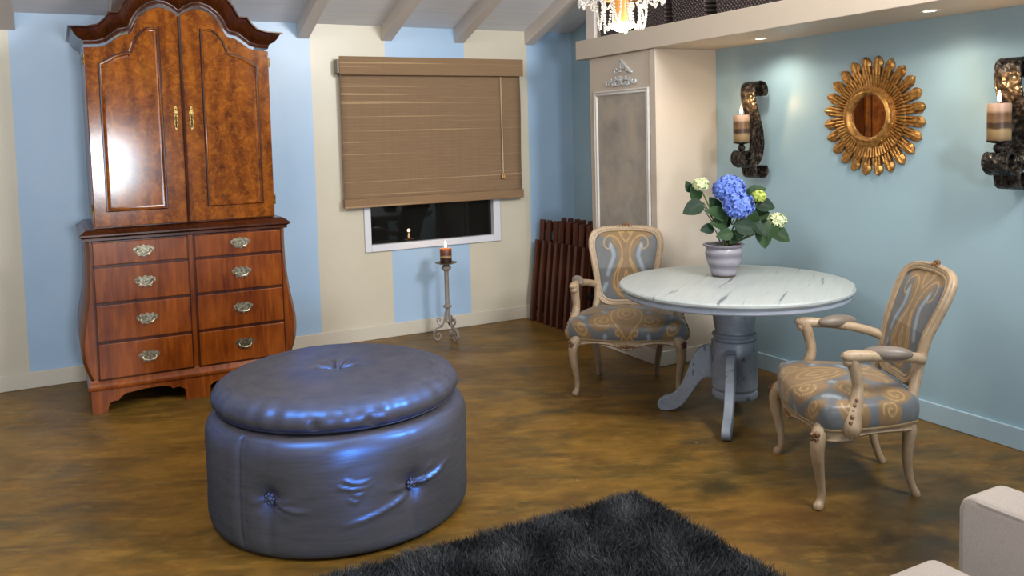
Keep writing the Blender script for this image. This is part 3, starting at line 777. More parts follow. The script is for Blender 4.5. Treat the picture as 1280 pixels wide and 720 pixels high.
    # arms
    for s in (-1, 1):
        m = MB()
        m.tube([bk(s * .20, .60), (s * .235, -.205, .615), (s * .275, -.13, .632), (s * .303, -.04, .643), (s * .315, .03, .648), (s * .320, .085, .650), (s * .326, .118, .652), (s * .330, .138, .660)], [.024, .023, .022, .023, .024, .027, .024, .010], 10, smooth=4)
        m.tube([(s * .317, .095, .645), (s * .314, .078, .58), (s * .310, .068, .52), (s * .318, .078, .46), (s * .332, .095, .41), (s * .345, .105, .36), (s * .340, .105, .325)], [.028, .025, .023, .028, .036, .040, .030], 10, smooth=4)
        m.ball((s * .322, .112, .628), .022, None, 2)
        a = m.build('arm', CWOOD, root)
        m = MB(); m.ball((0, 0, 0), 1, Matrix.Translation((s * .304, -.055, .655)) @ Matrix.Rotation(s * .17 if False else -s * .22 * -1, 4, 'Z') @ Matrix.Diagonal((.037, .100, .032, 1)), 3)
        p = m.build('arm_pad', DAMASK, a, angle=None); n = len(p.data.vertices); z = np.zeros((n, 4)); z[:, 0] = .45; z[:, 3] = 1; set_attr(p, 'motif', z)
        m = MB()
        for q in range(5): m.ball((s * (.366 - q * .006 + .004 * math.sin(q * 2)), .116 - q * .008, .385 + q * .022), .0135 - q * .0014, None, 1)
        m.build('arm_carving', CARVE, a)
def chair_at(label, FL, FR, BL, BR):
    fm = (Vector(FL) + Vector(FR)) / 2; bm_ = (Vector(BL) + Vector(BR)) / 2
    x = (Vector(FR) - Vector(FL)).normalized()          # seen from the front: left foot to right foot
    ang = math.atan2(x.y, x.x) + PI                       # local +y = front
    c = (fm + bm_) / 2
    return c, ang
c2, a2 = chair_at('', (3.068, 3.016), (2.758, 2.488), (3.369, 2.683), (3.199, 2.365))
c1, a1 = chair_at('', (2.756, 4.378), (3.248, 4.019), (3.095, 4.634), (3.381, 4.401))
ch = thing('armchair', 'carved cream armchair nearest the viewer, paisley back seen in profile against the teal wall', 'chair', (c2.x, c2.y, 0), a2, 'carved upholstered armchairs at the table')
armchair_parts(ch)
c_ = copy_tree(ch); c_.location = (c1.x, c1.y, 0); c_.rotation_euler = (0, 0, a1)
c_['label'] = 'carved cream armchair facing forward in front of the closet pier, behind the table edge'

# ------------------------------------------------------------------ hydrangea in a pot
def build_plant():
    bx, by, bz = 3.353, 3.726, .756
    H = thing('potted_hydrangea', 'hydrangea with blue and pale green blooms in grey glazed pot on the table', 'plant', (bx, by, bz))
    view = Vector((.47, .88, 0)); side = Vector((.88, -.47, 0))
    def at(u, z, d=0): return Vector(side * u - view * d + Vector((0, 0, z - bz)))
    t = NT('glazed_pot'); p = t.co(); z = t.sep(p)[2]
    c = t.mix(t.wave(p, 5.2, 1.5, 2, 'Z'), '#6e6a74', '#97949d'); c = t.mix(t.math('LESS_THAN', z, .012), c, '#5c4a41'); t.bump(t.wave(p, 5.2, 1.5, 2, 'Z'), .3, .01)
    pot = t.set(col=c, rough=.32)
    m = MB(); m.lathe([(.055, 0), (.064, .002), (.070, .012), (.080, .05), (.095, .09), (.104, .13), (.102, .155), (.098, .165), (.106, .172), (.116, .178), (.117, .186), (.108, .189), (.098, .184), (.094, .16), (.04, .155)], n=48); m.build('pot', pot, H, angle=40)
    m = MB(); m.lathe([(.002, .172), (.05, .170), (.096, .166), (.096, .15)], n=32, cap=False); m.build('soil', plain('potting_soil', '#3a2a1c', .9, .3, 80), H)
    rng = random.Random(11)
    st = m_leaf('stem_green', '#3d4a24', '#5f6b33'); lf = m_leaf('leaf_green', '#16291a', '#36532c'); lf2 = m_leaf('leaf_dark', '#101f17', '#25402a')
    blooms = [((.045, 1.252, -.04), .092, 'b'), ((.068, 1.168, .08), .086, 'b'), ((-.13, 1.288, .02), .046, 'w'), ((.20, 1.212, .02), .040, 'y'), ((.295, 1.072, .04), .052, 'w')]
    stems = [(b[0], ) for b in blooms]
    for (u, z, d), r, k in blooms:
        a = at(rng.uniform(-.05, .05), .92, 0); e = at(u, z - r * .6, d); mid = (a + e) / 2 + Vector((0, 0, .02)) + side * (u * .12)
        m = MB(); m.tube([a, mid, e], [.006, .005, .004], 6, smooth=5); m.build('stem', st, H)
    mats = {'b': plain('blue_petals', '#6784d8', .6, .22, 40), 'w': plain('cream_green_petals', '#cdd6a8', .6, .15, 40), 'y': plain('lime_petals', '#b7c560', .6, .15, 40)}
    for (u, z, d), r, k in blooms:
        m = MB(); c = at(u, z, d); n = int(150 * (r / .09) ** 1.2) if k == 'b' else 70
        m.ball(c, r * .72, None, 2, (1, 1, .85))
        for i in range(n):
            g = (i + .5) / n; ph = math.acos(1 - 1.86 * g); th = i * 2.39996
            nrm = Vector((math.sin(ph) * math.cos(th), math.sin(ph) * math.sin(th), math.cos(ph)))
            nrm = (nrm + Vector([rng.uniform(-.22, .22) for _ in range(3)])).normalized()
            cc = c + Vector((nrm.x, nrm.y, nrm.z * .85)) * r * rng.uniform(.86, 1.0)
            q = nrm.to_track_quat('Z', 'Y').to_matrix().to_4x4() @ Matrix.Rotation(rng.uniform(0, PI), 4, 'Z')
            M = Matrix.Translation(cc) @ q; s = r * (.21 if k == 'b' else .26)
            for f in range(4):
                Rz = Matrix.Rotation(f * PI / 2, 4, 'Z'); cup = rng.uniform(.1, .4) * s
                m.add([(0, 0, 0), (s * .55, -s * .42, cup * .4), (s * 1.05, -s * .2, cup), (s * 1.05, s * .2, cup), (s * .55, s * .42, cup * .4)], [(0, 1, 2, 3, 4)], M @ Rz)
        m.build('bloom', mats[k], H, angle=None, fix=False)['label'] = {'b': 'blue mophead bloom', 'w': 'pale greenish-white bloom', 'y': 'lime green bloom'}[k]
    leaves = [(-.178, 1.155, .03, .10, 205), (-.16, 1.235, 0, .075, 120), (-.05, 1.12, .05, .105, 160), (-.105, 1.035, .05, .068, 185), (-.045, 1.065, .06, .075, 170), (-.015, 1.005, .09, .075, 190), (.105, 1.045, .10, .105, 350), (.215, .985, .06, .10, 270), (.315, .99, .02, .10, -35), (.235, 1.16, .0, .095, -15), (.215, 1.10, -.03, .09, 15), (.205, 1.235, -.05, .085, 20), (.13, 1.215, -.03, .07, 60), (.07, 1.01, .08, .06, 260), (.165, 1.09, .03, .07, 80), (-.195, 1.275, -.02, .055, 110), (.02, 1.08, -.06, .09, 90), (.12, 1.13, -.06, .09, 45), (-.04, 1.16, -.05, .09, 120), (.26, 1.06, -.02, .08, 200), (.05, .985, .05, .07, 230), (.18, 1.03, .09, .08, 310), (.255, 1.03, .07, .09, 250)]
    for i, (u, z, d, L, ang) in enumerate(leaves):
        dirv = side * math.cos(math.radians(ang)) + Vector((0, 0, 1)) * math.sin(math.radians(ang)) - view * rng.uniform(.0, .45)
        dirv.normalize(); nv = (-view + Vector((0, 0, 1.0)) * rng.uniform(.3, .9) + side * rng.uniform(-.4, .4)); nv = (nv - dirv * nv.dot(dirv)).normalized(); wv = nv.cross(dirv)
        c = at(u, z, d); rows = []
        for k in range(11):
            t = k / 10; W = L * .50 * math.sin(PI * (t ** .82)) ** .75 * (1 - .12 * t) if 0 < t < 1 else .001
            ctr = c + dirv * (t - .5) * L * 1.35 + nv * (-.22 * L * (t - .4) ** 2)
            rows.append([ctr + wv * W * s + nv * (abs(s) * .14 * W * 2 + .02 * L * math.sin(t * 22 + s * 3) * abs(s)) for s in (-1, -.66, -.33, 0, .33, .66, 1)])
        m = MB(); m.grid(rows)
        base = rows[0][3]; tgt = at(u * .25, .96 if z < 1.1 else 1.05, d * .4); m.tube([base, (base + tgt) / 2 + Vector((0, 0, .01)), tgt], .003, 5)
        m.build('leaf', lf if i % 3 else lf2, H, angle=None, fix=False)
build_plant()

# ------------------------------------------------------------------ bamboo blind
def build_blind():
    x0, x1, y = 1.945, 3.522, 6.395
    B = thing('bamboo_blind', 'brown woven bamboo blind half lowered over the night window', 'blind', ((x0 + x1) / 2, y, 1.08))
    hx = (x1 - x0) / 2
    A_ = m_bamboo('woven_bamboo', '#6f5840', '#a1866a', '#b89c78'); V_ = m_bamboo('woven_bamboo_valance', '#745c42', '#a5886a', '#b89c78')
    # the shade cloth: gentle waves, many slats
    rows = []
    for k in range(121):
        z = .05 + k * (1.05) / 120; rows.append([(-hx + .008 + i * (2 * hx - .016) / 24, .006 * math.sin(z * 6.0) + .0015 * math.sin(k * 2.1) + .002 * math.sin(i * .9), z) for i in range(25)])
    m = MB(); m.grid(rows); o = m.build('shade_cloth', A_, B, angle=None, fix=False); s = o.modifiers.new('thickness', 'SOLIDIFY'); s.thickness = .006
    boxobj('valance', (-hx - .006, -.045, 1.005), (hx + .004, -.036, 1.145), V_, B, b=.003)
    boxobj('bottom_fold', (-hx, -.02, -.02), (hx - .002, .014, .052), V_, B, b=.006)
    boxobj('head_rail', (-hx - .02, -.036, 1.02), (hx, .06, 1.12), plain('blind_rail', '#8d8378', .6), B)
    m = MB(); m.tube([(hx - .205, -.02, 1.0), (hx - .20, -.022, .19)], .0022, 5); m.tube([(hx - .198, -.02, 1.0), (hx - .196, -.022, .20)], .0022, 5)
    cd_ = m.build('cord', plain('blind_cord', '#c9b590', .7), B)
    for dx in (-.2, -.196):
        m = MB(); m.lathe([(.003, .045), (.007, .03), (.010, .005), (.006, 0)], (hx + dx + (.006 if dx > -.199 else -.006), -.022, .15), 10); m.build('cord_tassel', plain('blind_tassel', '#b98e58', .6), cd_)
build_blind()

# ------------------------------------------------------------------ candles
FL = m_emit('flame', '#ffd9a0', 14); WICK = plain('wick', '#1a1512', .9)
def candle(loc, r, h, mat, label, power, group=None, name='pillar_candle'):
    K = thing(name, label, 'candle', loc, 0, group)
    m = MB(); m.lathe([(.004, 0), (r * .97, 0), (r, .004), (r, h - .006), (r * .94, h), (r * .8, h - .004), (.004, h - .006)], n=40); m.build('wax', mat, K, angle=40)
    m = MB(); m.lathe([(.0015, h - .006), (.0015, h + .010)], n=6); m.build('wick', WICK, K)
    m = MB(); m.lathe([(.001, h + .004), (.007, h + .012), (.0095, h + .022), (.0075, h + .036), (.003, h + .052), (.0005, h + .062)], n=14); m.build('flame', FL, K)
    l = bpy.data.lights.new('candle_light', 'POINT'); l.energy = power; l.color = (1, .62, .28); l.shadow_soft_size = .012
    o = bpy.data.objects.new('candle_light', l); C.objects.link(o); o.parent = K; o.location = (0, 0, h + .075)
    return K

# floor candle stand
def build_stand():
    sx, sy = 2.655, 6.10
    S = thing('candle_stand', 'slim grey candle stand with scrolled feet below the window', 'candle stand', (sx, sy, 0))
    G = plain('distressed_grey_metal', '#8a8078', .5, .25, 50)
    m = MB(); m.lathe([(.012, .14), (.030, .15), (.022, .19), (.018, .24), (.017, .255), (.033, .262), (.035, .272), (.020, .282), (.0175, .30), (.0175, .54), (.020, .55), (.034, .556), (.040, .575), (.030, .585), (.020, .60)], n=20); m.build('stem', G, S, angle=40)
    m = MB(); m.lathe([(.01, .598), (.05, .602), (.085, .612), (.088, .616), (.05, .609), (.01, .607)], n=36); m.build('dish', G, S, angle=40)
    for k in range(3):
        a = math.radians(-118 + 120 * k + 45)
        M = Matrix.Rotation(a, 4, 'Z')
        pth = [(.018, 0, .22), (.03, 0, .15), (.05, 0, .11), (.085, 0, .10), (.11, 0, .075), (.115, 0, .04), (.092, 0, .012), (.068, 0, .022), (.062, 0, .048), (.08, 0, .062), (.09, 0, .048)]
        p2 = [(.03, 0, .14), (.06, 0, .12), (.085, 0, .15), (.078, 0, .178), (.06, 0, .17), (.064, 0, .155)]
        m = MB(); m.ribbon(pth, .022, .008, M, smooth=5); m.ribbon(p2, .018, .007, M, smooth=5)
        m.build('scroll_foot', G, S)
    candle((sx, sy, .610), .046, .115, m_candle('brown_striped_wax', (.115, [(.0, '#2e1c14'), (.36, '#3c2317'), (.40, '#b2926a'), (.5, '#9a7a58'), (.55, '#5a3020'), (.85, '#74412a'), (1.0, '#a0623c')])), 'lit brown banded candle on the floor candle stand', 1.0)
build_stand()

# ------------------------------------------------------------------ wall sconces
def build_sconce(yc, label, clabel):
    S = thing('wall_sconce', label, 'wall sconce', (XR, yc, 1.28), 0, 'scrolled iron candle sconces')
    w = .125
    def P(l): return [(-a, 0, z - 1.28) for a, z in l]
    up = [(.058, 1.805), (.046, 1.835), (.062, 1.878), (.105, 1.893), (.145, 1.872), (.156, 1.83), (.148, 1.77), (.125, 1.70), (.100, 1.62), (.085, 1.55), (.082, 1.48), (.10, 1.41), (.135, 1.366), (.185, 1.352), (.232, 1.375), (.245, 1.415), (.225, 1.450), (.19, 1.448), (.175, 1.42), (.19, 1.40)]
    m = MB(); m.ribbon(P(up), w, .008, smooth=6); bd = m.build('scroll_band', IRON, S, angle=50)
    lo = [(.125, 1.43), (.142, 1.39), (.150, 1.34), (.14, 1.30), (.105, 1.283), (.065, 1.29), (.045, 1.32), (.055, 1.352), (.075, 1.355)]
    m = MB(); m.ribbon(P(lo), w, .008, smooth=6); m.build('lower_scroll', IRON, S, angle=50)
    for s in (-1, 1):
        m = MB(); m.tube([(p[0], s * w * .46, p[2]) for p in P(up)], .006, 6, smooth=4); m.build('band_edge', IRON, bd)
    for z in (.05, .565):
        m = MB(); m.box((-.028, .02, z), (.056, .03, .022)); m.build('wall_bracket', IRON, S)
    m = MB(); m.ball((-.212, 0, .196), .024, None, 3); m.build('ball', IRON, S, angle=None)
    m = MB(); m.lathe([(.008, .216), (.03, .220), (.052, .226), (.053, .232), (.01, .230)], (-.212, 0, 0), 30); m.build('candle_plate', IRON, S)
    wax = bpy.data.materials.get('banded_wax') or m_candle('banded_wax', (.172, [(.0, '#6f5a3c'), (.12, '#8f7450'), (.27, '#9a8058'), (.33, '#4a3420'), (.46, '#3c2918'), (.52, '#755636'), (.62, '#6a4a2c'), (.72, '#644326'), (.80, '#ac8a6e'), (1.0, '#c49e86')]))
    candle((XR - .212, yc, 1.28 + .232), .051, .172, wax, clabel, 2.2, 'banded candles on the iron sconces')
build_sconce(4.12, 'scrolled dark iron sconce left of the sunburst mirror', 'lit banded candle on the sconce left of the sunburst mirror')
build_sconce(2.435, 'scrolled dark iron sconce at right edge of the photo, right of the sunburst mirror', 'lit banded candle on the sconce at the right edge, right of the mirror')

# ------------------------------------------------------------------ sunburst mirror
def build_mirror():
    S = thing('sunburst_mirror', 'round gold sunburst mirror on the teal wall between the sconces', 'mirror', (XR, 3.297, 1.648))
    W = Matrix(((0, 0, -1, 0), (-1, 0, 0, 0), (0, 1, 0, 0), (0, 0, 0, 1)))   # local disc z -> into the room (-x), disc x -> -y, disc y -> up
    t = NT('mirror_glass'); gl = t.set(col=t.mix(t.noise(t.co(), 8), '#c9bfb4', '#d8d2cc'), rough=.02, metal=1)
    m = MB(); m.lathe([(.002, .034), (.128, .034), (.128, .028), (.002, .028)], n=64, M=W); m.build('mirror_glass', gl, S, angle=30)
    m = MB(); m.lathe([(.118, .026), (.118, .040), (.124, .056), (.134, .064), (.144, .060), (.150, .050), (.156, .052), (.163, .050), (.170, .036), (.172, .018), (.17, .0)], n=96, M=W, cap=False)
    m.lathe([(.002, .002), (.17, .002), (.17, .0)], n=48, M=W)
    fr = m.build('round_frame', GOLD, S, angle=40)
    m = MB()
    for k in range(72):
        a = 2 * PI * k / 72; m.ball((.1665 * math.cos(a), .1665 * math.sin(a), .045), .0055, W, 1)
    m.build('frame_beading', GOLD, fr, angle=None)
    n = 24
    for k in range(n):
        a = 2 * PI * (k + .5) / n; M = W @ Matrix.Rotation(a, 4, 'Z')
        m = MB()
        # inner fluting, outer fluting and the carved leaf tip
        for j in (-1.15, 0, 1.15):
            j = j / 1.15
            m.tube([(.155, j * .0136, .024), (.230, j * .0196, .034)], [.0062, .0086], 8, M=M)
            m.tube([(.214, j * .0182, .014), (.278, j * .0186, .017)], [.0082, .0086], 8, M=M)
        tip = cm2([(.264, .016), (.278, .026), (.295, .0315), (.312, .027), (.325, .016), (.337, 0)], 4)
        rows = []
        ys = [-1, -.6, -.25, 0, .25, .6, 1]
        for x, wd in tip:
            rows.append([(x, wd * s, .012 + (.014 * (1 - s * s) + .003 * math.cos(s * 9)) * min(1, (wd + .004) / .02)) for s in ys])
        m.grid(rows, M=M); rb = [[(p[0], p[1], .002) for p in r] for r in rows]
        m.grid(rb, M=M); m.grid([[r[0] for r in rows], [r[0] for r in rb]], M=M); m.grid([[r[-1] for r in rows], [r[-1] for r in rb]], M=M); m.grid([rows[0], rb[0]], M=M)
        ry = m.build('ray', GOLD, S, angle=45)
        m = MB(); m.prism([(.15, -.019), (.272, -.029), (.272, .029), (.15, .019)], .001, .012, 'z', M); m.build('ray_backing', CARVE, ry)
build_mirror()

# ------------------------------------------------------------------ decorations on the pier
def build_panel():
    y0, y1, z0, z1 = 4.655, 5.315, .33, 1.895
    P = thing('framed_panel', 'tall grey mottled panel in white beaded frame on the cream pier', 'wall panel', (XC, (y0 + y1) / 2, z0))
    hy = (y1 - y0) / 2; H_ = z1 - z0
    t = NT('mottled_grey'); p = t.co(); n = t.noise(p, 4, 7, .6, .4)
    ins = t.set(col=t.ramp(n, [(.3, '#8b8782'), (.5, '#a39c92'), (.7, '#b6aa98')]), rough=.45)
    boxobj('panel_inset', (-.008, -hy + .03, .03), (0, hy - .03, H_ - .03), ins, P)
    WF = plain('silvered_white', '#c9c6c0', .4, .06)
    m = MB(); rows = []
    for o, d in ((0, 0), (.0, .016), (.008, .022), (.016, .016), (.022, .018), (.030, .020), (.036, .012), (.042, .0)):
        a, b = hy - o, H_ - o; rows.append([(-d, -a, o), (-d, a, o), (-d, a, b), (-d, -a, b)])
    m.grid(rows, closed=True); m.build('panel_frame', WF, P, angle=20)
build_panel()
def build_monogram():
    S_ = plain('silvered_applique', '#b9bcbc', .45, .15, 60)
    # letter A with a small curl, local plane: u along -y (photo right), v up
    def W(yc, zc): return Matrix.Translation((XC, yc, zc)) @ Matrix(((0, 0, -1, 0), (-1, 0, 0, 0), (0, 1, 0, 0), (0, 0, 0, 1)))
    L = thing('letter_ornament', 'small silver letter A mounted high on the cream pier', 'ornament', (XC, 4.962, 2.012))
    M = Matrix(((0, 0, -1, 0), (-1, 0, 0, 0), (0, 1, 0, 0), (0, 0, 0, 1)))
    m = MB()
    def stroke(a, b, w0, w1, d=.014):
        a = Vector((*a, 0)); b = Vector((*b, 0)); n = Vector((-(b - a).y, (b - a).x, 0)).normalized()
        m.prism([tuple((a + n * w0)[:2]), tuple((b + n * w1)[:2]), tuple((b - n * w1)[:2]), tuple((a - n * w0)[:2])], .0, d, 'z', M)
    stroke((-.02, .088), (.08, .002), .006, .015); stroke((-.012, .084), (-.03, .006), .005, .006); stroke((-.026, .030), (.04, .030), .004, .004)
    stroke((.055, -.001), (.11, -.001), .005, .005)
    m.tube([tuple(M @ Vector(p)) for p in ((-.03, .012, .008), (-.06, .0, .008), (-.09, .006, .008), (-.09, .026, .008), (-.072, .03, .008), (-.068, .02, .008))], .007, 6, smooth=4)
    m.build('letter', S_, L, bevel=.002)
    O = thing('scroll_ornament', 'silver leafy scroll applique below the letter on the cream pier', 'ornament', (XC, 4.985, 1.945))
    m = MB()
    for s in (-1, 1):
        for pth in ([(.0, .0), (.04, .022), (.08, .012), (.10, -.008), (.085, -.02), (.07, -.01), (.078, .0)], [(.08, .01), (.12, .008), (.15, -.012), (.17, -.008), (.175, .004), (.165, .008)], [(.0, .0), (.03, -.016), (.055, -.018), (.06, -.004), (.048, .002)]):
            m.tube([tuple(M @ Vector((s * x, y, .008))) for x, y in pth], [.009] * (len(pth) - 1) + [.005], 6, smooth=4)
        for x, y in ((.03, .02), (.06, .03), (.11, .02), (.14, .004)): m.ball(tuple(M @ Vector((s * x, y, .009))), .011, None, 1, (.6, 1, 1.3))
    for x, y, r in ((0, .03, .016), (0, .012, .018), (0, -.012, .014), (-.016, .036, .009), (.016, .036, .009)): m.ball(tuple(M @ Vector((x, y, .009))), r, None, 1, (.6, 1, 1))
    m.build('scrollwork', S_, O)
build_monogram()

# ------------------------------------------------------------------ recessed lights in the soffit
RL = m_emit('downlight_glow', '#fff2d8', 9)
for i, (x, y, lb) in enumerate(((3.852, 3.935, 'small recessed downlight in the soffit above the left sconce'), (3.785, 2.739, 'small recessed downlight in the soffit nearer the right edge'))):
    D = thing('recessed_light', lb, 'ceiling light', (x, y, SZ0), 0, 'recessed soffit lights')
    m = MB(); m.lathe([(.030, -.004), (.046, -.005), (.050, -.002), (.050, .0), (.03, .0)], n=32, cap=False); m.build('trim_ring', WHITE, D)
    m = MB(); m.lathe([(.001, -.002), (.032, -.002), (.032, -.0005), (.001, -.0005)], n=28); m.build('lens', RL, D)
    l = bpy.data.lights.new('downlight', 'SPOT'); l.energy = 13; l.color = (1, .90, .72); l.spot_size = math.radians(150); l.spot_blend = .9; l.shadow_soft_size = .03
    o = bpy.data.objects.new('downlight', l); C.objects.link(o); o.parent = D; o.location = (0, 0, -.015)

# ------------------------------------------------------------------ baskets on the shelf
BK = m_basket()
for i, (y0, y1, h, lb) in enumerate(((4.98, 5.36, .34, 'dark wicker storage basket on the shelf, partly behind the chandelier'), (4.58, 4.95, .36, 'dark wicker storage basket on the shelf beside the chandelier beads'), (4.19, 4.52, .33, 'dark wicker storage basket on the shelf, third from the shelf end'), (3.62, 4.10, .36, 'dark wicker storage basket on the shelf furthest from the shelf end'))):
    B = thing('wicker_basket', lb, 'basket', (3.80, (y0 + y1) / 2, SZ1), 0, 'dark baskets on the soffit shelf')
    hx, hy = .17, (y1 - y0) / 2
    m = MB(); rows = []
    for k, z in ((.93, 0), (.95, .02), (1, h), (.93, h), (.88, .03)): rows.append([(-hx * k, -hy * k, z), (hx * k, -hy * k, z), (hx * k, hy * k, z), (-hx * k, hy * k, z)])
    m.grid(rows, closed=True); m.add(rows[0], [(0, 1, 2, 3)]); m.add(rows[-1], [(0, 1, 2, 3)]); m.build('woven_body', BK, B, bevel=.008)
    m = MB(); m.tube([(-hx, -hy, h), (hx, -hy, h), (hx, hy, h), (-hx, hy, h)], .011, 8, closed=True); m.build('rim', BK, B)

# ------------------------------------------------------------------ folded chairs in the corner
def build_folded():
    DW = m_walnut('dark_stained_wood', '#2a110a', '#48200f', '#63321c', .5); DS = plain('dark_canvas', '#1a1413', .7, .2)
    R_ = thing('folding_chair', '', 'folding chair', (3.80, 6.34, 0), 0, 'folded wooden chairs stacked in the corner')
    for s in (-1, 1):
        m = MB(); m.tube([(s * .155, .018, .0), (s * .135, .012, .45), (s * .105, .006, .86)], [(.026, .024)] * 3, 8, up=(0, 1, 0)); m.build('back_leg', DW, R_)
        m = MB(); m.tube([(s * .245, -.012, .0), (s * .205, -.006, .35), (s * .160, -.002, .69)], [(.036, .03)] * 3, 4, up=(1, 1, 0)); m.build('front_leg', DW, R_, bevel=.004)
    m = MB()
    for k in range(5): m.box((0, .022, .16 + k * .105), (.30 - k * .014, .014, .088), None, .004)
    m.build('slatted_seat', DW, R_)
    for z, wd in ((.66, .34), (.10, .46), (.30, .40)):
        m = MB(); m.box((0, -.008, z), (wd, .024, .04)); m.build('cross_rail', DS, R_, bevel=.006)
    m = MB(); m.box((0, .008, .80), (.22, .018, .07)); m.build('back_rest', DW, R_, bevel=.006)
    names = ['rearmost of the folded dark chairs, against the back wall', 'second folded dark chair from the back wall', 'third folded dark chair from the back wall', 'fourth folded dark chair from the back wall', 'fifth folded dark chair from the back wall', 'sixth folded dark chair from the back wall', 'seventh folded dark chair from the back wall, beside the pier', 'frontmost folded dark chair, partly hidden by the pier']
    for i, nm in enumerate(names):
        o = R_ if i == 0 else copy_tree(R_)
        o.location = (3.80 + .004 * ((i * 7) % 3 - 1) + i * .004, 6.34 - i * .098, 0); o.rotation_euler = (math.radians(-1.0), 0, math.radians(((i * 5) % 4 - 1.5) * .8)); o['label'] = nm
build_folded()

# ------------------------------------------------------------------ beige sofa in the corner of the view
def build_sofa():
    S = thing('sofa', 'beige upholstered sofa corner at the bottom right of the photo', 'sofa', (1.45, .45, 0))
    t = NT('beige_linen'); p = t.co(); n = t.noise(p, 240, 2)
    t.bump(n, .2, .003); F = t.set(col=t.mix(n, '#a0948a', '#bcb0a6'), rough=.8, sheen=.1)
    def rb(name, lo, hi, b, seg=5):
        m = MB(); m.box([(a + c) / 2 for a, c in zip(lo, hi)], [c - a for a, c in zip(lo, hi)], None, b, seg); return m.build(name, F, S, angle=None if False else 50)
    # back runs along y with a rounded upper far corner
    yb, zt = .79, .735
    x0, x1 = .37, .52
    pl = [(-1.15, .10), (yb, .10), (yb, zt - .04)] + [(yb - .04 + .04 * math.cos(a), zt - .04 + .04 * math.sin(a)) for a in [PI / 2 * k / 8 for k in range(1, 9)]] + [(-1.15, zt)]
    m = MB(); m.prism(pl, x0, x1, 'x'); bk = m.build('back', F, S, bevel=.02, angle=30)
    m = MB(); m.tube([(x0 + .003, -1.15, zt - .006), (x0 + .003, yb - .05, zt - .006)], .004, 6); m.build('piping', F, bk)
    rb('far_arm', (-.42, .58, .10), (.285, .79, .612), .03)
    rb('seat_base', (-.45, -1.1, .10), (.37, .72, .34), .02)
    rb('seat_cushion', (-.46, -1.05, .34), (.36, .60, .47), .045)
    for x in (-.38, .44):
        for y in (-1.0, .70):
            m = MB(); m.lathe([(.018, 0), (.026, .10)], (x, y, 0), 12); m.build('leg', WALD, S)
build_sofa()

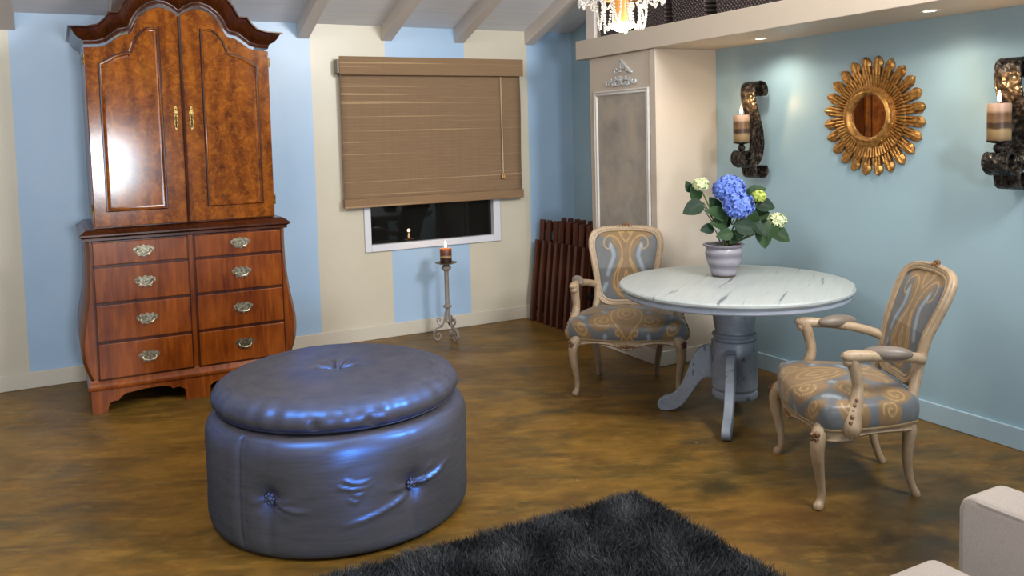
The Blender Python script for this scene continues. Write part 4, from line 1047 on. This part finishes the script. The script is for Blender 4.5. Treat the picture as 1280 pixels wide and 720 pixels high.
# ------------------------------------------------------------------ chandelier
def build_chandelier():
    cx, cy, z0 = 2.02, 2.82, 1.995
    K = thing('chandelier', 'small crystal bead chandelier hanging at the top of the view', 'chandelier', (cx, cy, z0))
    t = NT('crystal'); CR = t.set(col=t.mix(t.noise(t.co(), 30), '#f4f1ea', '#ffffff'), rough=.06, spec=.9, trans=.35, ior=1.5)
    GF = m_metal('gilt_metal', '#b98f4f', .3, .9)
    GW = plain('amber_glass', '#d79a4a', .3, .1)
    rod_top = cz(cy) - z0 - .0
    m = MB(); m.lathe([(.006, .30), (.012, .31), (.035, .34), (.012, .38), (.006, .40), (.006, rod_top - .03), (.05, rod_top - .03), (.055, rod_top)], n=16); m.build('rod', GF, K)
    m = MB()
    for r, z in ((.165, .17), (.105, .135), (.055, .15), (.13, .31)): m.tube([(r * math.cos(2 * PI * i / 36), r * math.sin(2 * PI * i / 36), z) for i in range(36)], .006, 6, closed=True)
    for k in range(6):
        a = PI / 3 * k; m.tube([(.012 * math.cos(a), .012 * math.sin(a), .34), (.08 * math.cos(a), .08 * math.sin(a), .30), (.13 * math.cos(a), .13 * math.sin(a), .31), (.165 * math.cos(a), .165 * math.sin(a), .17), (.105 * math.cos(a), .105 * math.sin(a), .135), (.055 * math.cos(a), .055 * math.sin(a), .15)], .004, 6, smooth=3)
    m.build('frame', GF, K)
    m = MB(); m.lathe([(.020, .035), (.030, .04), (.030, .14), (.026, .17), (.010, .30)], n=24); m.build('lamp_tube', GW, K)
    m = MB(); m.lathe([(.002, .0), (.020, .003), (.036, .012), (.060, .024), (.040, .034), (.002, .036)], n=28); m.build('bulb', m_emit('bulb_glow', '#fff3d6', 10), K)
    for k in range(12):                     # swags of beads between the outer and inner rings
        a = 2 * PI * k / 12 + .1; a2 = a + .32; m = MB(); drop = .115 + .02 * math.sin(k * 2.3)
        for r0, r1, b0, b1 in ((.105, .075, a, a2),):
            for i in range(25):
                u = i / 24; b = b0 + (b1 - b0) * u; r = r0 + (r1 - r0) * u; z = .135 - drop * math.sin(u * PI) ** .8
                m.ball((r * math.cos(b), r * math.sin(b), z), .0056, None, 1)
        m.build('bead_strand', CR, K, angle=None, fix=False); m = MB()
        for i in range(17):
            u = i / 16; b = a + (a2 - a) * u * 1.5; r = .165 - .05 * u; m.ball((r * math.cos(b), r * math.sin(b), .17 - .06 * math.sin(u * PI)), .0056, None, 1)
        m.build('bead_strand', CR, K, angle=None, fix=False)
    for k in range(18):
        a = 2 * PI * k / 18; m = MB(); c, s = math.cos(a), math.sin(a)
        M = Matrix.Translation((.168 * c, .168 * s, .10)) @ Matrix.Rotation(a, 4, 'Z')
        m.ball((0, 0, .057), .007, M, 1); m.lathe([(.001, 0), (.010, .010), (.013, .022), (.008, .038), (.002, .05)], n=8, M=M @ Matrix.Diagonal((.6, 1.1, 1, 1)))
        m.build('crystal_drop', CR, K, angle=15)
    for k in range(10):
        a = 2 * PI * k / 10; m = MB()
        M = Matrix.Translation((.128 * math.cos(a), .128 * math.sin(a), .20)); m.ball((0, 0, .085), .008, M, 1); m.lathe([(.001, 0), (.012, .014), (.016, .03), (.009, .05), (.002, .075)], n=8, M=M); m.build('crystal_drop', CR, K, angle=15)
    for k in range(4):
        a = PI / 4 + PI / 2 * k; m = MB(); m.tube([(.012 * math.cos(a), .012 * math.sin(a), .45), (.08 * math.cos(a), .08 * math.sin(a), .42), (.12 * math.cos(a), .12 * math.sin(a), .45), (.12 * math.cos(a), .12 * math.sin(a), .50)], .005, 6, smooth=3); m.build('lamp_arm', GF, K)
        m = MB(); m.lathe([(.004, .50), (.014, .51), (.016, .53), (.008, .56), (.001, .58)], (.12 * math.cos(a), .12 * math.sin(a), 0), 12); m.build('bulb', bpy.data.materials['bulb_glow'], K)
    for z, e in ((.66, 17), ):
        l = bpy.data.lights.new('chandelier_light', 'POINT'); l.energy = e; l.color = (1, .88, .68); l.shadow_soft_size = .05
        o = bpy.data.objects.new('chandelier_light', l); C.objects.link(o); o.parent = K; o.location = (.085, 0, z)
        o = bpy.data.objects.new('chandelier_light', l.copy()); C.objects.link(o); o.parent = K; o.location = (-.085, 0, z)
    l = bpy.data.lights.new('bulb_light', 'POINT'); l.energy = 2.5; l.color = (1, .86, .62); l.shadow_soft_size = .03
    o = bpy.data.objects.new('bulb_light', l); C.objects.link(o); o.parent = K; o.location = (0, 0, -.035)
build_chandelier()
